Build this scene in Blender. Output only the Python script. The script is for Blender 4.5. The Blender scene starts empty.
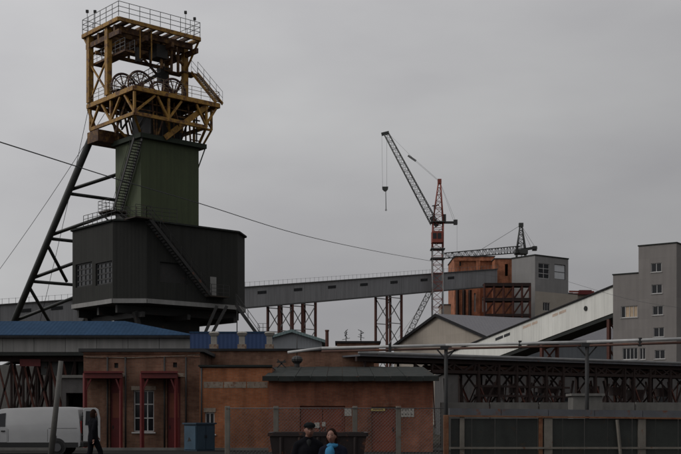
import bpy, bmesh, math, random
from mathutils import Vector, Matrix

random.seed(7)
SC = bpy.context.scene
COL = SC.collection
R = math.radians

# ------------------------------------------------------------------ camera, sky, sun, exposure
F, HZ, EYE = 1150.0, 416.0, 1.6          # focal length and horizon in photo pixels, eye height
cam_d = bpy.data.cameras.new('camera')
cam_d.sensor_width = 36.0
cam_d.lens = F / 681.0 * 36.0
cam_d.shift_y = (HZ - 227.0) / 681.0
cam_d.clip_start = 0.5
cam_d.clip_end = 6000
cam = bpy.data.objects.new('camera', cam_d)
cam.location = (0, 0, EYE)
cam.rotation_euler = (R(90), 0, 0)
COL.objects.link(cam)
SC.camera = cam

SUN_DIR = Vector((-0.86, -0.12, 0.62)).normalized()     # towards the bright part of the cloud cover
w = bpy.data.worlds.new('World')
SC.world = w
w.use_nodes = True
nt = w.node_tree
for n in list(nt.nodes):
    nt.nodes.remove(n)
N = nt.nodes.new
out = N('ShaderNodeOutputWorld')
bg = N('ShaderNodeBackground'); bg.inputs['Strength'].default_value = 0.1
sky = N('ShaderNodeTexSky'); sky.sky_type = 'NISHITA'; sky.sun_disc = False
sky.sun_elevation = math.asin(SUN_DIR.z)
sky.sun_rotation = math.atan2(SUN_DIR.x, SUN_DIR.y)
sky.dust_density = 3.0
hs = N('ShaderNodeHueSaturation'); hs.inputs['Saturation'].default_value = 0.25; hs.inputs['Value'].default_value = 0.55
nt.links.new(sky.outputs[0], hs.inputs['Color'])
tc = N('ShaderNodeTexCoord')
mp = N('ShaderNodeMapping'); mp.inputs['Scale'].default_value = (1.0, 1.0, 2.6)
nt.links.new(tc.outputs['Generated'], mp.inputs['Vector'])
nz = N('ShaderNodeTexNoise'); nz.inputs['Scale'].default_value = 2.6; nz.inputs['Detail'].default_value = 5.0; nz.inputs['Roughness'].default_value = 0.5
nt.links.new(mp.outputs[0], nz.inputs['Vector'])
rp = N('ShaderNodeValToRGB')
rp.color_ramp.elements[0].position = 0.30; rp.color_ramp.elements[0].color = (2.75, 2.72, 2.85, 1)
rp.color_ramp.elements[1].position = 0.72; rp.color_ramp.elements[1].color = (3.85, 3.86, 3.88, 1)
nt.links.new(nz.outputs['Fac'], rp.inputs['Fac'])
# overcast sky: three times brighter overhead than at the horizon, a little brighter on the sun's side
nv = N('ShaderNodeVectorMath'); nv.operation = 'NORMALIZE'; nt.links.new(tc.outputs['Generated'], nv.inputs[0])
sx = N('ShaderNodeSeparateXYZ'); nt.links.new(nv.outputs[0], sx.inputs[0])
cz = N('ShaderNodeMapRange'); cz.inputs[1].default_value = 0; cz.inputs[2].default_value = 1; cz.inputs[3].default_value = 1.06; cz.inputs[4].default_value = 2.9
nt.links.new(sx.outputs['Z'], cz.inputs[0])
dt = N('ShaderNodeVectorMath'); dt.operation = 'DOT_PRODUCT'; dt.inputs[1].default_value = Vector((SUN_DIR.x, SUN_DIR.y, 0)).normalized()
nt.links.new(nv.outputs[0], dt.inputs[0])
ma = N('ShaderNodeMapRange'); ma.inputs[1].default_value = -1; ma.inputs[2].default_value = 1; ma.inputs[3].default_value = 0.44; ma.inputs[4].default_value = 1.62
nt.links.new(dt.outputs['Value'], ma.inputs[0])
mul = N('ShaderNodeMath'); mul.operation = 'MULTIPLY'; nt.links.new(cz.outputs[0], mul.inputs[0]); nt.links.new(ma.outputs[0], mul.inputs[1])
vm = N('ShaderNodeVectorMath'); vm.operation = 'SCALE'
nt.links.new(rp.outputs[0], vm.inputs[0]); nt.links.new(mul.outputs[0], vm.inputs['Scale'])
mx = N('ShaderNodeMixRGB'); mx.inputs[0].default_value = 0.12
nt.links.new(vm.outputs[0], mx.inputs[1]); nt.links.new(hs.outputs[0], mx.inputs[2])
nt.links.new(mx.outputs[0], bg.inputs['Color'])
nt.links.new(bg.outputs[0], out.inputs['Surface'])

sl = bpy.data.lights.new('sun', 'SUN'); sl.energy = 0.85; sl.angle = R(18); sl.color = (1.0, 0.96, 0.90)
so = bpy.data.objects.new('sun', sl); COL.objects.link(so)
so.rotation_euler = (-SUN_DIR).to_track_quat('-Z', 'Y').to_euler()
so.location = (-60, -20, 90)

SC.view_settings.view_transform = 'Standard'
SC.view_settings.look = 'None'
SC.view_settings.exposure = 0.0
SC.view_settings.gamma = 1.0
SC.view_settings.use_curve_mapping = False

# ------------------------------------------------------------------ helpers
Z = Vector((0, 0, 1))
def V(*a): return Vector(a)
def W(px, py, D):
    """photo pixel at depth D -> point in the place"""
    return Vector(((px - 340.5) * D / F, D, EYE + (HZ - py) * D / F))
def G(px, D, z=0.0):
    return Vector(((px - 340.5) * D / F, D, z))

class MB:
    def __init__(s): s.v = []; s.f = []
    def quad(s, *p):
        i = len(s.v); s.v += [Vector(q) for q in p]; s.f.append(tuple(range(i, i + len(p)))); return s
    def hexa(s, p):
        i = len(s.v); s.v += [Vector(q) for q in p]
        for f in ((0,3,2,1),(4,5,6,7),(0,1,5,4),(1,2,6,5),(2,3,7,6),(3,0,4,7)):
            s.f.append(tuple(i + k for k in f))
        return s
    def box(s, O, t, b, w, d, h):
        """O bottom corner, t right, b back (unit), sizes"""
        O = Vector(O); t = Vector(t) * w; b = Vector(b) * d; u = Z * h
        return s.hexa([O, O + t, O + t + b, O + b, O + u, O + t + u, O + t + b + u, O + b + u])
    def cbox(s, c, sx, sy, sz, rot=0.0):
        t = Vector((math.cos(rot), math.sin(rot), 0)); b = Vector((-t.y, t.x, 0))
        return s.box(Vector(c) - t * sx / 2 - b * sy / 2 - Z * sz / 2, t, b, sx, sy, sz)
    def bar(s, a, b, w, h=None, up=Z):
        a = Vector(a); b = Vector(b); h = h or w
        d = (b - a).normalized()
        if abs(d.dot(up)) > 0.97: up = Vector((0.76, 0.65, 0)) if up is Z else Z
        sd = d.cross(up).normalized() * w / 2; n = sd.cross(d).normalized() * h / 2
        return s.hexa([a - sd - n, a + sd - n, a + sd + n, a - sd + n, b - sd - n, b + sd - n, b + sd + n, b - sd + n])
    def tube(s, a, b, r0, r1=None, n=8):
        a = Vector(a); b = Vector(b); r1 = r0 if r1 is None else r1
        d = (b - a).normalized(); x = d.orthogonal().normalized(); y = d.cross(x)
        i = len(s.v)
        for c, r in ((a, r0), (b, r1)):
            for k in range(n):
                q = 2 * math.pi * k / n
                s.v.append(c + x * (math.cos(q) * r) + y * (math.sin(q) * r))
        for k in range(n):
            s.f.append((i + k, i + (k + 1) % n, i + n + (k + 1) % n, i + n + k))
        s.f.append(tuple(i + k for k in reversed(range(n)))); s.f.append(tuple(i + n + k for k in range(n)))
        return s
    def poly(s, pts, r, n=6):
        for a, b in zip(pts, pts[1:]): s.tube(a, b, r, n=n)
        return s
    def ring(s, c, axis, R_, r, n=24, m=6):
        c = Vector(c); axis = Vector(axis).normalized(); x = axis.orthogonal().normalized(); y = axis.cross(x)
        i = len(s.v)
        for k in range(n):
            q = 2 * math.pi * k / n; e = x * math.cos(q) + y * math.sin(q)
            for j in range(m):
                p = 2 * math.pi * j / m
                s.v.append(c + e * (R_ + r * math.cos(p)) + axis * (r * math.sin(p)))
        for k in range(n):
            for j in range(m):
                s.f.append((i + k*m + j, i + ((k+1) % n)*m + j, i + ((k+1) % n)*m + (j+1) % m, i + k*m + (j+1) % m))
        return s
    def prism(s, pts, d):
        """closed polygon pts extruded by vector d"""
        n = len(pts); i = len(s.v); d = Vector(d)
        s.v += [Vector(p) for p in pts] + [Vector(p) + d for p in pts]
        s.f.append(tuple(i + k for k in reversed(range(n)))); s.f.append(tuple(i + n + k for k in range(n)))
        for k in range(n):
            s.f.append((i + k, i + (k + 1) % n, i + n + (k + 1) % n, i + n + k))
        return s
    def lathe(s, c, prof, n=16, lobes=0, amp=0.0):
        c = Vector(c); i = len(s.v); m = len(prof)
        for k in range(n):
            q = 2 * math.pi * k / n
            for r, z in prof:
                rr = r * (1 + amp * math.cos(lobes * q)) if lobes else r
                s.v.append(c + Vector((rr * math.cos(q), rr * math.sin(q), z)))
        for k in range(n):
            for j in range(m - 1):
                s.f.append((i + k*m + j, i + ((k+1) % n)*m + j, i + ((k+1) % n)*m + j + 1, i + k*m + j + 1))
        return s

def mesh_from(name, mb, off, smooth=False):
    me = bpy.data.meshes.new(name)
    me.from_pydata([tuple(v - off) for v in mb.v], [], mb.f)
    bm = bmesh.new(); bm.from_mesh(me)
    bmesh.ops.recalc_face_normals(bm, faces=bm.faces)
    uv = bm.loops.layers.uv.new('uv')
    for f in bm.faces:
        n = f.normal
        if abs(n.z) > 0.8:
            for l in f.loops: l[uv].uv = (l.vert.co.x + off.x, l.vert.co.y + off.y)
        else:
            t = Z.cross(n); t = t.normalized() if t.length > 1e-6 else Vector((1, 0, 0))
            for l in f.loops: l[uv].uv = (t.dot(l.vert.co + off), l.vert.co.z + off.z)
        f.smooth = smooth
    bm.to_mesh(me); bm.free()
    return me

def origin(o):
    p = Vector((0, 0, 0))
    while o is not None:
        p += Vector(o.location); o = o.parent
    return p
def part(name, mb, mat, parent=None, smooth=False, label=None, kind=None, bevel=0.0):
    off = origin(parent)
    me = mesh_from(name, mb, off, smooth)
    me.materials.append(M[mat] if isinstance(mat, str) else mat)
    o = bpy.data.objects.new(name, me); COL.objects.link(o)
    o.parent = parent
    if label: o['label'] = label
    if kind: o['kind'] = kind
    if bevel:
        b = o.modifiers.new('bevel', 'BEVEL'); b.width = bevel; b.segments = 2; b.limit_method = 'ANGLE'
    return o
def thing(name, label, cat, loc=(0, 0, 0), group=None):
    o = bpy.data.objects.new(name, None); COL.objects.link(o)
    o.location = loc; o.empty_display_size = 0.3
    o['label'] = label; o['category'] = cat
    if group: o['group'] = group
    return o
def solo(name, label, cat, mb, mat, loc, group=None, smooth=False, bevel=0.0):
    """a thing that is one mesh, its origin at loc"""
    off = Vector(loc)
    me = mesh_from(name, mb, off, smooth); me.materials.append(M[mat])
    o = bpy.data.objects.new(name, me); COL.objects.link(o); o.location = loc
    o['label'] = label; o['category'] = cat
    if group: o['group'] = group
    if bevel:
        b = o.modifiers.new('bevel', 'BEVEL'); b.width = bevel; b.segments = 2; b.limit_method = 'ANGLE'
    return o
def beam(parent, name, a, b, w, mat, h=None, up=Z):
    return part(name, MB().bar(a, b, w, h, up), mat, parent)
def rod(parent, name, a, b, r, mat, r1=None, n=8):
    return part(name, MB().tube(a, b, r, r1, n), mat, parent, smooth=True)
def railing(parent, pts, h, mat, bars=3, step=1.4, r=0.03, name='railing'):
    mb = MB()
    for a, b in zip(pts, pts[1:]):
        a = Vector(a); b = Vector(b); L = (b - a).length; n = max(1, round(L / step))
        for k in range(n + 1):
            p = a.lerp(b, k / n); mb.tube(p, p + Z * h, r, n=4)
        for j in range(1, bars + 1):
            mb.tube(a + Z * h * j / bars, b + Z * h * j / bars, r * 0.85, n=4)
    return part(name, mb, mat, parent)
def stair(parent, a, b, side, wd, mat, rail=1.0, railmat=None, both=True):
    """a flight from a up to b; side = unit horizontal across the flight"""
    a = Vector(a); b = Vector(b); side = Vector(side).normalized()
    for s in (0, 1):
        beam(parent, 'stringer', a + side * wd * s, b + side * wd * s, 0.08, mat, 0.3)
    mb = MB(); n = max(3, int(abs(b.z - a.z) / 0.24))
    run = Vector((b.x - a.x, b.y - a.y, 0)).normalized()
    for k in range(1, n):
        p = a.lerp(b, k / n)
        mb.box(p - run * 0.13 - Z * 0.02, run, side, 0.26, wd, 0.04)
    part('stair_treads', mb, mat, parent, kind='stuff')
    if rail:
        mb = MB(); m = max(2, int((b - a).length / 1.5))
        for s in ((0, 1) if both else (0,)):
            for k in range(m + 1):
                p = a.lerp(b, k / m) + side * wd * s; mb.tube(p, p + Z * rail, 0.025, n=4)
            for j in (0.5, 1.0):
                mb.tube(a + side * wd * s + Z * rail * j, b + side * wd * s + Z * rail * j, 0.025, n=4)
        part('handrail', mb, railmat or mat, parent)
def facade(parent, O, t, n, Wd, H, mat, holes=(), depth=0.22, name='wall'):
    """a wall with real rectangular openings (x0, z0, x1, z1) and their reveals"""
    O = Vector(O); t = Vector(t); n = Vector(n)
    xs = sorted({0.0, Wd, *[q for h in holes for q in (h[0], h[2])]})
    zs = sorted({0.0, H, *[q for h in holes for q in (h[1], h[3])]})
    mb = MB(); P = lambda x, z, d=0.0: O + t * x + Z * z - n * d
    for x0, x1 in zip(xs, xs[1:]):
        for z0, z1 in zip(zs, zs[1:]):
            cx, cz = (x0 + x1) / 2, (z0 + z1) / 2
            if any(h[0] < cx < h[2] and h[1] < cz < h[3] for h in holes): continue
            mb.quad(P(x0, z0), P(x1, z0), P(x1, z1), P(x0, z1))
    for x0, z0, x1, z1 in holes:
        mb.quad(P(x0, z0), P(x0, z1), P(x0, z1, depth), P(x0, z0, depth))
        mb.quad(P(x1, z0), P(x1, z0, depth), P(x1, z1, depth), P(x1, z1))
        mb.quad(P(x0, z0), P(x0, z0, depth), P(x1, z0, depth), P(x1, z0))
        mb.quad(P(x0, z1), P(x1, z1), P(x1, z1, depth), P(x0, z1, depth))
    off = origin(parent)
    me = bpy.data.meshes.new(name)
    me.from_pydata([tuple(v - off) for v in mb.v], [], mb.f)
    uv = me.uv_layers.new(name='uv')
    for poly in me.polygons:
        for li in poly.loop_indices:
            p = me.vertices[me.loops[li].vertex_index].co + off
            uv.data[li].uv = (t.dot(p) + n.dot(p), p.z)
    me.materials.append(M[mat])
    o = bpy.data.objects.new(name, me); COL.objects.link(o); o.parent = parent
    return o
def window(parent, O, t, n, hole, cols, rows, fmat='window_white', gmat='glass', depth=0.14, fw=0.06, sill=True, curtains=None):
    """a framed window set into a facade's opening; panes are its sub-parts"""
    O = Vector(O); t = Vector(t); n = Vector(n); x0, z0, x1, z1 = hole
    b = -n; e = 0.004
    B = lambda x, z, w_, h_, d, dd: MB().box(O + t * x + Z * z - n * (d + dd), t, n, w_, dd, h_)
    mb = MB()
    def addb(x, z, w_, h_, d=depth - 0.06, dd=0.05): mb.box(O + t * x + Z * z - n * (d + dd), t, n, w_, dd, h_)
    addb(x0 + e, z0 + e, fw, z1 - z0 - 2*e); addb(x1 - e - fw, z0 + e, fw, z1 - z0 - 2*e)
    addb(x0 + fw, z0 + e, x1 - x0 - 2*fw, fw); addb(x0 + fw, z1 - fw - e, x1 - x0 - 2*fw, fw)
    for k in range(1, cols):
        addb(x0 + (x1 - x0) * k / cols - fw/2, z0 + fw, fw, z1 - z0 - 2*fw, d=depth - 0.056)
    for k in range(1, rows):
        addb(x0 + fw, z0 + (z1 - z0) * k / rows - fw/2, x1 - x0 - 2*fw, fw, d=depth - 0.052)
    wn = part('window', mb, fmat, parent)
    for i in range(cols):
        for j in range(rows):
            xa, xb = x0 + (x1 - x0) * i / cols + 0.02, x0 + (x1 - x0) * (i + 1) / cols - 0.02
            za, zb = z0 + (z1 - z0) * j / rows + 0.02, z0 + (z1 - z0) * (j + 1) / rows - 0.02
            gm = gmat
            if curtains and random.random() < curtains: gm = 'glass_curtain'
            part('pane', B(xa, za, xb - xa, zb - za, depth, 0.015), gm, wn)
    if sill:
        part('sill', MB().box(O + t * (x0 - 0.08) + Z * (z0 - 0.07) - n * 0.05, t, n, x1 - x0 + 0.16, 0.13, 0.06), fmat, wn)
    return wn
def px_holes(O, t, boxes):
    """photo boxes (px0, py0, px1, py1) on the wall plane through O along t -> wall rectangles"""
    res = []
    for a, y0, b, y1 in boxes:
        def s_of(px):
            k = (px - 340.5) / F
            return (k * O.y - O.x) / (t.x - k * t.y)
        s0, s1 = s_of(a), s_of(b)
        D = O.y + t.y * (s0 + s1) / 2
        res.append((s0, EYE + (HZ - y1) * D / F - O.z, s1, EYE + (HZ - y0) * D / F - O.z))
    return res
def shell(parent, O, t, b, Wd, Dp, H, mat, holes=(), roof='roof_felt', side=None, depth=0.22, over=0.15, rt=0.18):
    """four walls and a flat roof slab"""
    O = Vector(O); t = Vector(t); b = Vector(b)
    facade(parent, O, t, -b, Wd, H, mat, holes, depth)
    facade(parent, O + b * Dp, -b, -t, Dp, H, side or mat, (), depth, 'side_wall')
    facade(parent, O + t * Wd, b, t, Dp, H, side or mat, (), depth, 'side_wall')
    facade(parent, O + t * Wd + b * Dp, -t, b, Wd, H, side or mat, (), depth, 'rear_wall')
    if roof:
        part('roof', MB().box(O - t * over - b * over + Z * H, t, b, Wd + 2*over, Dp + 2*over, rt), roof, parent)

# ------------------------------------------------------------------ materials
M = {}
def mat(name, col, rough=0.75, metal=0.0, var=0.22, scale=0.8, streak=0.0, rust=0.0, rustcol=(0.10, 0.035, 0.015), bump=0.0, bscale=8.0, ribs=0.0, ribw=0.25, spec=0.35, joints=None, jamt=0.25):
    m = bpy.data.materials.new(name); m.use_nodes = True
    nt = m.node_tree; P = nt.nodes['Principled BSDF']; L = nt.links.new; N = nt.nodes.new
    P.inputs['Roughness'].default_value = rough; P.inputs['Metallic'].default_value = metal
    P.inputs['Specular IOR Level'].default_value = spec
    tc = N('ShaderNodeTexCoord')
    n1 = N('ShaderNodeTexNoise'); n1.inputs['Scale'].default_value = scale; n1.inputs['Detail'].default_value = 6; n1.inputs['Roughness'].default_value = 0.65
    L(tc.outputs['Object'], n1.inputs['Vector'])
    r1 = N('ShaderNodeMapRange'); r1.inputs[1].default_value = 0.25; r1.inputs[2].default_value = 0.75
    r1.inputs[3].default_value = 1 - var; r1.inputs[4].default_value = 1 + var
    L(n1.outputs['Fac'], r1.inputs[0])
    val = r1.outputs[0]
    if streak:
        mp = N('ShaderNodeMapping'); mp.inputs['Scale'].default_value = (2.6, 2.6, 0.16)
        L(tc.outputs['Object'], mp.inputs['Vector'])
        n2 = N('ShaderNodeTexNoise'); n2.inputs['Scale'].default_value = 1.0; n2.inputs['Detail'].default_value = 4
        L(mp.outputs[0], n2.inputs['Vector'])
        r2 = N('ShaderNodeMapRange'); r2.inputs[1].default_value = 0.35; r2.inputs[2].default_value = 0.7
        r2.inputs[3].default_value = 1.0; r2.inputs[4].default_value = 1 - streak
        L(n2.outputs['Fac'], r2.inputs[0])
        mm = N('ShaderNodeMath'); mm.operation = 'MULTIPLY'; L(val, mm.inputs[0]); L(r2.outputs[0], mm.inputs[1]); val = mm.outputs[0]
    if joints:
        bt = N('ShaderNodeTexBrick'); bt.offset = 0.0; bt.inputs['Scale'].default_value = 1.0
        bt.inputs['Brick Width'].default_value = joints[0]; bt.inputs['Row Height'].default_value = joints[1]
        bt.inputs['Mortar Size'].default_value = joints[2]; bt.inputs['Color1'].default_value = (1, 1, 1, 1); bt.inputs['Color2'].default_value = (0.9, 0.9, 0.9, 1)
        bt.inputs['Mortar'].default_value = (1 - jamt,) * 3 + (1,)
        L(tc.outputs['UV'], bt.inputs['Vector'])
        mm = N('ShaderNodeMath'); mm.operation = 'MULTIPLY'; L(val, mm.inputs[0]); L(bt.outputs['Color'], mm.inputs[1]); val = mm.outputs[0]
    cm = N('ShaderNodeVectorMath'); cm.operation = 'SCALE'; cm.inputs[0].default_value = col; L(val, cm.inputs['Scale'])
    colout = cm.outputs[0]
    if rust:
        n3 = N('ShaderNodeTexNoise'); n3.inputs['Scale'].default_value = scale * 2.3; n3.inputs['Detail'].default_value = 8; n3.inputs['Roughness'].default_value = 0.7
        L(tc.outputs['Object'], n3.inputs['Vector'])
        r3 = N('ShaderNodeMapRange'); r3.inputs[1].default_value = 0.66 - rust * 0.35; r3.inputs[2].default_value = 0.74 - rust * 0.30
        L(n3.outputs['Fac'], r3.inputs[0])
        mr = N('ShaderNodeMixRGB'); L(r3.outputs[0], mr.inputs[0]); L(colout, mr.inputs[1]); mr.inputs[2].default_value = (*rustcol, 1)
        colout = mr.outputs[0]
    L(colout, P.inputs['Base Color'])
    hgt = None
    if ribs:
        sx = N('ShaderNodeSeparateXYZ'); L(tc.outputs['UV'], sx.inputs[0])
        m1 = N('ShaderNodeMath'); m1.operation = 'MULTIPLY'; m1.inputs[1].default_value = 2 * math.pi / ribw; L(sx.outputs[0], m1.inputs[0])
        m2 = N('ShaderNodeMath'); m2.operation = 'SINE'; L(m1.outputs[0], m2.inputs[0]); hgt = m2.outputs[0]
        bp = N('ShaderNodeBump'); bp.inputs['Strength'].default_value = ribs; bp.inputs['Distance'].default_value = 0.02
        L(hgt, bp.inputs['Height']); L(bp.outputs[0], P.inputs['Normal'])
    elif bump:
        n4 = N('ShaderNodeTexNoise'); n4.inputs['Scale'].default_value = bscale; n4.inputs['Detail'].default_value = 5
        L(tc.outputs['Object'], n4.inputs['Vector'])
        bp = N('ShaderNodeBump'); bp.inputs['Strength'].default_value = bump; bp.inputs['Distance'].default_value = 0.03
        L(n4.outputs['Fac'], bp.inputs['Height']); L(bp.outputs[0], P.inputs['Normal'])
    M[name] = m
    return m
def brick(name, c1, c2, mortar, stain=0.35, pale=0.0):
    m = bpy.data.materials.new(name); m.use_nodes = True
    nt = m.node_tree; P = nt.nodes['Principled BSDF']; L = nt.links.new; N = nt.nodes.new
    P.inputs['Roughness'].default_value = 0.9; P.inputs['Specular IOR Level'].default_value = 0.2
    tc = N('ShaderNodeTexCoord')
    bt = N('ShaderNodeTexBrick'); bt.inputs['Scale'].default_value = 1.0
    bt.inputs['Brick Width'].default_value = 0.262; bt.inputs['Row Height'].default_value = 0.077; bt.inputs['Mortar Size'].default_value = 0.006
    bt.inputs['Color1'].default_value = (*c1, 1); bt.inputs['Color2'].default_value = (*c2, 1); bt.inputs['Mortar'].default_value = (*mortar, 1)
    L(tc.outputs['UV'], bt.inputs['Vector'])
    n1 = N('ShaderNodeTexNoise'); n1.inputs['Scale'].default_value = 0.55; n1.inputs['Detail'].default_value = 7; n1.inputs['Roughness'].default_value = 0.7
    L(tc.outputs['Object'], n1.inputs['Vector'])
    r1 = N('ShaderNodeMapRange'); r1.inputs[1].default_value = 0.35; r1.inputs[2].default_value = 0.68; r1.inputs[3].default_value = 1 - stain; r1.inputs[4].default_value = 1.2
    L(n1.outputs['Fac'], r1.inputs[0])
    # soot and damp running down the wall
    mp = N('ShaderNodeMapping'); mp.inputs['Scale'].default_value = (1.4, 1.4, 0.25); L(tc.outputs['Object'], mp.inputs['Vector'])
    n3 = N('ShaderNodeTexNoise'); n3.inputs['Scale'].default_value = 1.3; n3.inputs['Detail'].default_value = 5; L(mp.outputs[0], n3.inputs['Vector'])
    r3 = N('ShaderNodeMapRange'); r3.inputs[1].default_value = 0.4; r3.inputs[2].default_value = 0.7; r3.inputs[3].default_value = 1.1; r3.inputs[4].default_value = 1 - stain * 0.8
    L(n3.outputs['Fac'], r3.inputs[0])
    mm = N('ShaderNodeMath'); mm.operation = 'MULTIPLY'; L(r1.outputs[0], mm.inputs[0]); L(r3.outputs[0], mm.inputs[1])
    cm = N('ShaderNodeVectorMath'); cm.operation = 'SCALE'; L(bt.outputs['Color'], cm.inputs[0]); L(mm.outputs[0], cm.inputs['Scale'])
    colout = cm.outputs[0]
    if pale:
        n2 = N('ShaderNodeTexNoise'); n2.inputs['Scale'].default_value = 1.1; n2.inputs['Detail'].default_value = 9; n2.inputs['Roughness'].default_value = 0.75
        mp2 = N('ShaderNodeMapping'); mp2.inputs['Location'].default_value = (7, 3, 11); L(tc.outputs['Object'], mp2.inputs['Vector']); L(mp2.outputs[0], n2.inputs['Vector'])
        r2 = N('ShaderNodeMapRange'); r2.inputs[1].default_value = 0.60; r2.inputs[2].default_value = 0.72; r2.inputs[4].default_value = pale
        L(n2.outputs['Fac'], r2.inputs[0])
        mr = N('ShaderNodeMixRGB'); L(r2.outputs[0], mr.inputs[0]); L(colout, mr.inputs[1]); mr.inputs[2].default_value = (0.32, 0.26, 0.20, 1); colout = mr.outputs[0]
    L(colout, P.inputs['Base Color'])
    bp = N('ShaderNodeBump'); bp.inputs['Strength'].default_value = 0.5; bp.inputs['Distance'].default_value = 0.01
    inv = N('ShaderNodeMath'); inv.operation = 'SUBTRACT'; inv.inputs[0].default_value = 1; L(bt.outputs['Fac'], inv.inputs[1])
    L(inv.outputs[0], bp.inputs['Height']); L(bp.outputs[0], P.inputs['Normal'])
    M[name] = m
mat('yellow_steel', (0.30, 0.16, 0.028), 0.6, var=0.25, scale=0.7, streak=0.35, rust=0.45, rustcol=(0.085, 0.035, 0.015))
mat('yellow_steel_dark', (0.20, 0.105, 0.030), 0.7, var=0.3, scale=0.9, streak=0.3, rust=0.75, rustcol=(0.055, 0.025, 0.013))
mat('rail_steel', (0.16, 0.12, 0.07), 0.6, var=0.2, rust=0.3)
mat('rail_grey', (0.14, 0.14, 0.14), 0.6, var=0.2)
mat('sheave_steel', (0.045, 0.022, 0.018), 0.6, metal=0.3, rust=0.3)
mat('dark_steel', (0.022, 0.021, 0.020), 0.6, var=0.3, rust=0.15)
mat('dark_deck', (0.03, 0.022, 0.016), 0.85, var=0.3)
mat('green_sheet', (0.046, 0.060, 0.026), 0.6, var=0.14, scale=0.35, streak=0.22, ribs=0.25, ribw=0.4)
mat('green_dark', (0.018, 0.026, 0.016), 0.7, var=0.2)
mat('grey_sheet', (0.027, 0.027, 0.0245), 0.8, spec=0.15, var=0.12, scale=0.3, streak=0.2, ribs=0.2, ribw=0.35)
mat('grey_trim', (0.20, 0.195, 0.185), 0.6, var=0.2, streak=0.2)
mat('window_bars', (0.016, 0.016, 0.016), 0.6)
mat('raker_steel', (0.024, 0.026, 0.024), 0.55, var=0.3, rust=0.1)
mat('conveyor_grey', (0.22, 0.22, 0.225), 0.6, var=0.10, scale=0.12, streak=0.22, ribs=0.25, ribw=0.5, joints=(3.0, 30.0, 0.05), jamt=0.22)
mat('conveyor_dark', (0.07, 0.07, 0.07), 0.8)
mat('white_sheet', (0.66, 0.655, 0.61), 0.6, var=0.08, scale=0.2, streak=0.14, ribs=0.2, ribw=0.5, joints=(3.0, 30.0, 0.04), jamt=0.12)
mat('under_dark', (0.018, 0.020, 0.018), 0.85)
mat('cream_panel', (0.33, 0.29, 0.245), 0.8, var=0.10, scale=0.25, streak=0.12, joints=(6.0, 1.2, 0.03), jamt=0.12)
mat('roof_slate_grey', (0.135, 0.132, 0.140), 0.8, spec=0.1, var=0.10, streak=0.1, ribs=0.3, ribw=0.6)
mat('panel_grey', (0.19, 0.175, 0.165), 0.8, var=0.07, scale=0.3, streak=0.12, joints=(3.0, 1.2, 0.02), jamt=0.10)
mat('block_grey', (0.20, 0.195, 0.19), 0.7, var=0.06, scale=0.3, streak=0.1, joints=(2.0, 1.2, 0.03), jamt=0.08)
mat('block_cream', (0.28, 0.25, 0.21), 0.8, var=0.1)
mat('hall_bluegrey', (0.115, 0.125, 0.135), 0.65, var=0.08, scale=0.2, streak=0.15, ribs=0.3, ribw=0.5)
mat('rust_red', (0.075, 0.024, 0.016), 0.7, var=0.3, scale=0.8, streak=0.2, rust=0.3, rustcol=(0.04, 0.018, 0.012))
mat('rust_dark', (0.020, 0.010, 0.008), 0.8, var=0.35, scale=1.0, rust=0.3, rustcol=(0.012, 0.008, 0.007))
mat('crane_red', (0.20, 0.045, 0.03), 0.6, var=0.25, rust=0.3)
mat('crane_grey', (0.15, 0.152, 0.15), 0.6, var=0.2, rust=0.2)
mat('crane_steel', (0.085, 0.088, 0.085), 0.6, var=0.3, scale=0.5, rust=0.2)
mat('crane_dark', (0.035, 0.037, 0.035), 0.6)
mat('cable', (0.03, 0.03, 0.032), 0.6)
mat('blue_roof', (0.020, 0.046, 0.088), 0.85, spec=0.06, var=0.16, scale=0.25, streak=0.2, ribs=0.35, ribw=0.35)
mat('blue_sheet', (0.016, 0.040, 0.11), 0.5, var=0.15, scale=0.3, ribs=0.4, ribw=0.3)
mat('panel_beige', (0.21, 0.205, 0.195), 0.75, var=0.1, scale=0.3, streak=0.25, joints=(3.0, 10.0, 0.03), jamt=0.25)
mat('teal_roof', (0.13, 0.18, 0.18), 0.55, var=0.12, ribs=0.3)
mat('shed_wall', (0.20, 0.21, 0.22), 0.7, var=0.1, ribs=0.3)
mat('roof_felt', (0.03, 0.03, 0.03), 0.85, var=0.25, scale=1.2, bump=0.2)
mat('flashing', (0.030, 0.033, 0.031), 0.85, spec=0.06, var=0.3, scale=1.5, streak=0.2, rust=0.15)
mat('flash_dark', (0.022, 0.022, 0.023), 0.85, spec=0.1, var=0.3, scale=1.5)
mat('lintel_pale', (0.20, 0.165, 0.13), 0.9, var=0.45, scale=2.5, rust=0.45, rustcol=(0.13, 0.07, 0.045))
mat('vent_white', (0.24, 0.225, 0.20), 0.8, var=0.25, scale=3)
mat('paint_red', (0.105, 0.010, 0.010), 0.55, var=0.25, scale=1.2, streak=0.25, rust=0.15)
mat('door_red', (0.165, 0.040, 0.018), 0.55, var=0.25, scale=1.2, streak=0.25)
mat('window_white', (0.42, 0.41, 0.40), 0.6, var=0.1)
mat('glass', (0.010, 0.011, 0.013), 0.12, var=0.1, spec=0.3)
mat('glass_curtain', (0.38, 0.29, 0.20), 0.4, var=0.2, scale=3)
mat('glass_pale', (0.45, 0.46, 0.47), 0.25, var=0.1)
mat('concrete', (0.13, 0.125, 0.115), 0.9, var=0.2, scale=1.2, streak=0.25, bump=0.3)
mat('concrete_dark', (0.070, 0.066, 0.064), 0.9, var=0.25, scale=1.0, streak=0.25, bump=0.3)
mat('pole_concrete', (0.085, 0.082, 0.075), 0.9, var=0.2, scale=2.0, bump=0.4)
mat('lit_edge_grey', (0.15, 0.15, 0.15), 0.5, var=0.2, scale=1.0, streak=0.2, rust=0.1)  # pale grey that paints light along the rack's top edge
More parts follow.
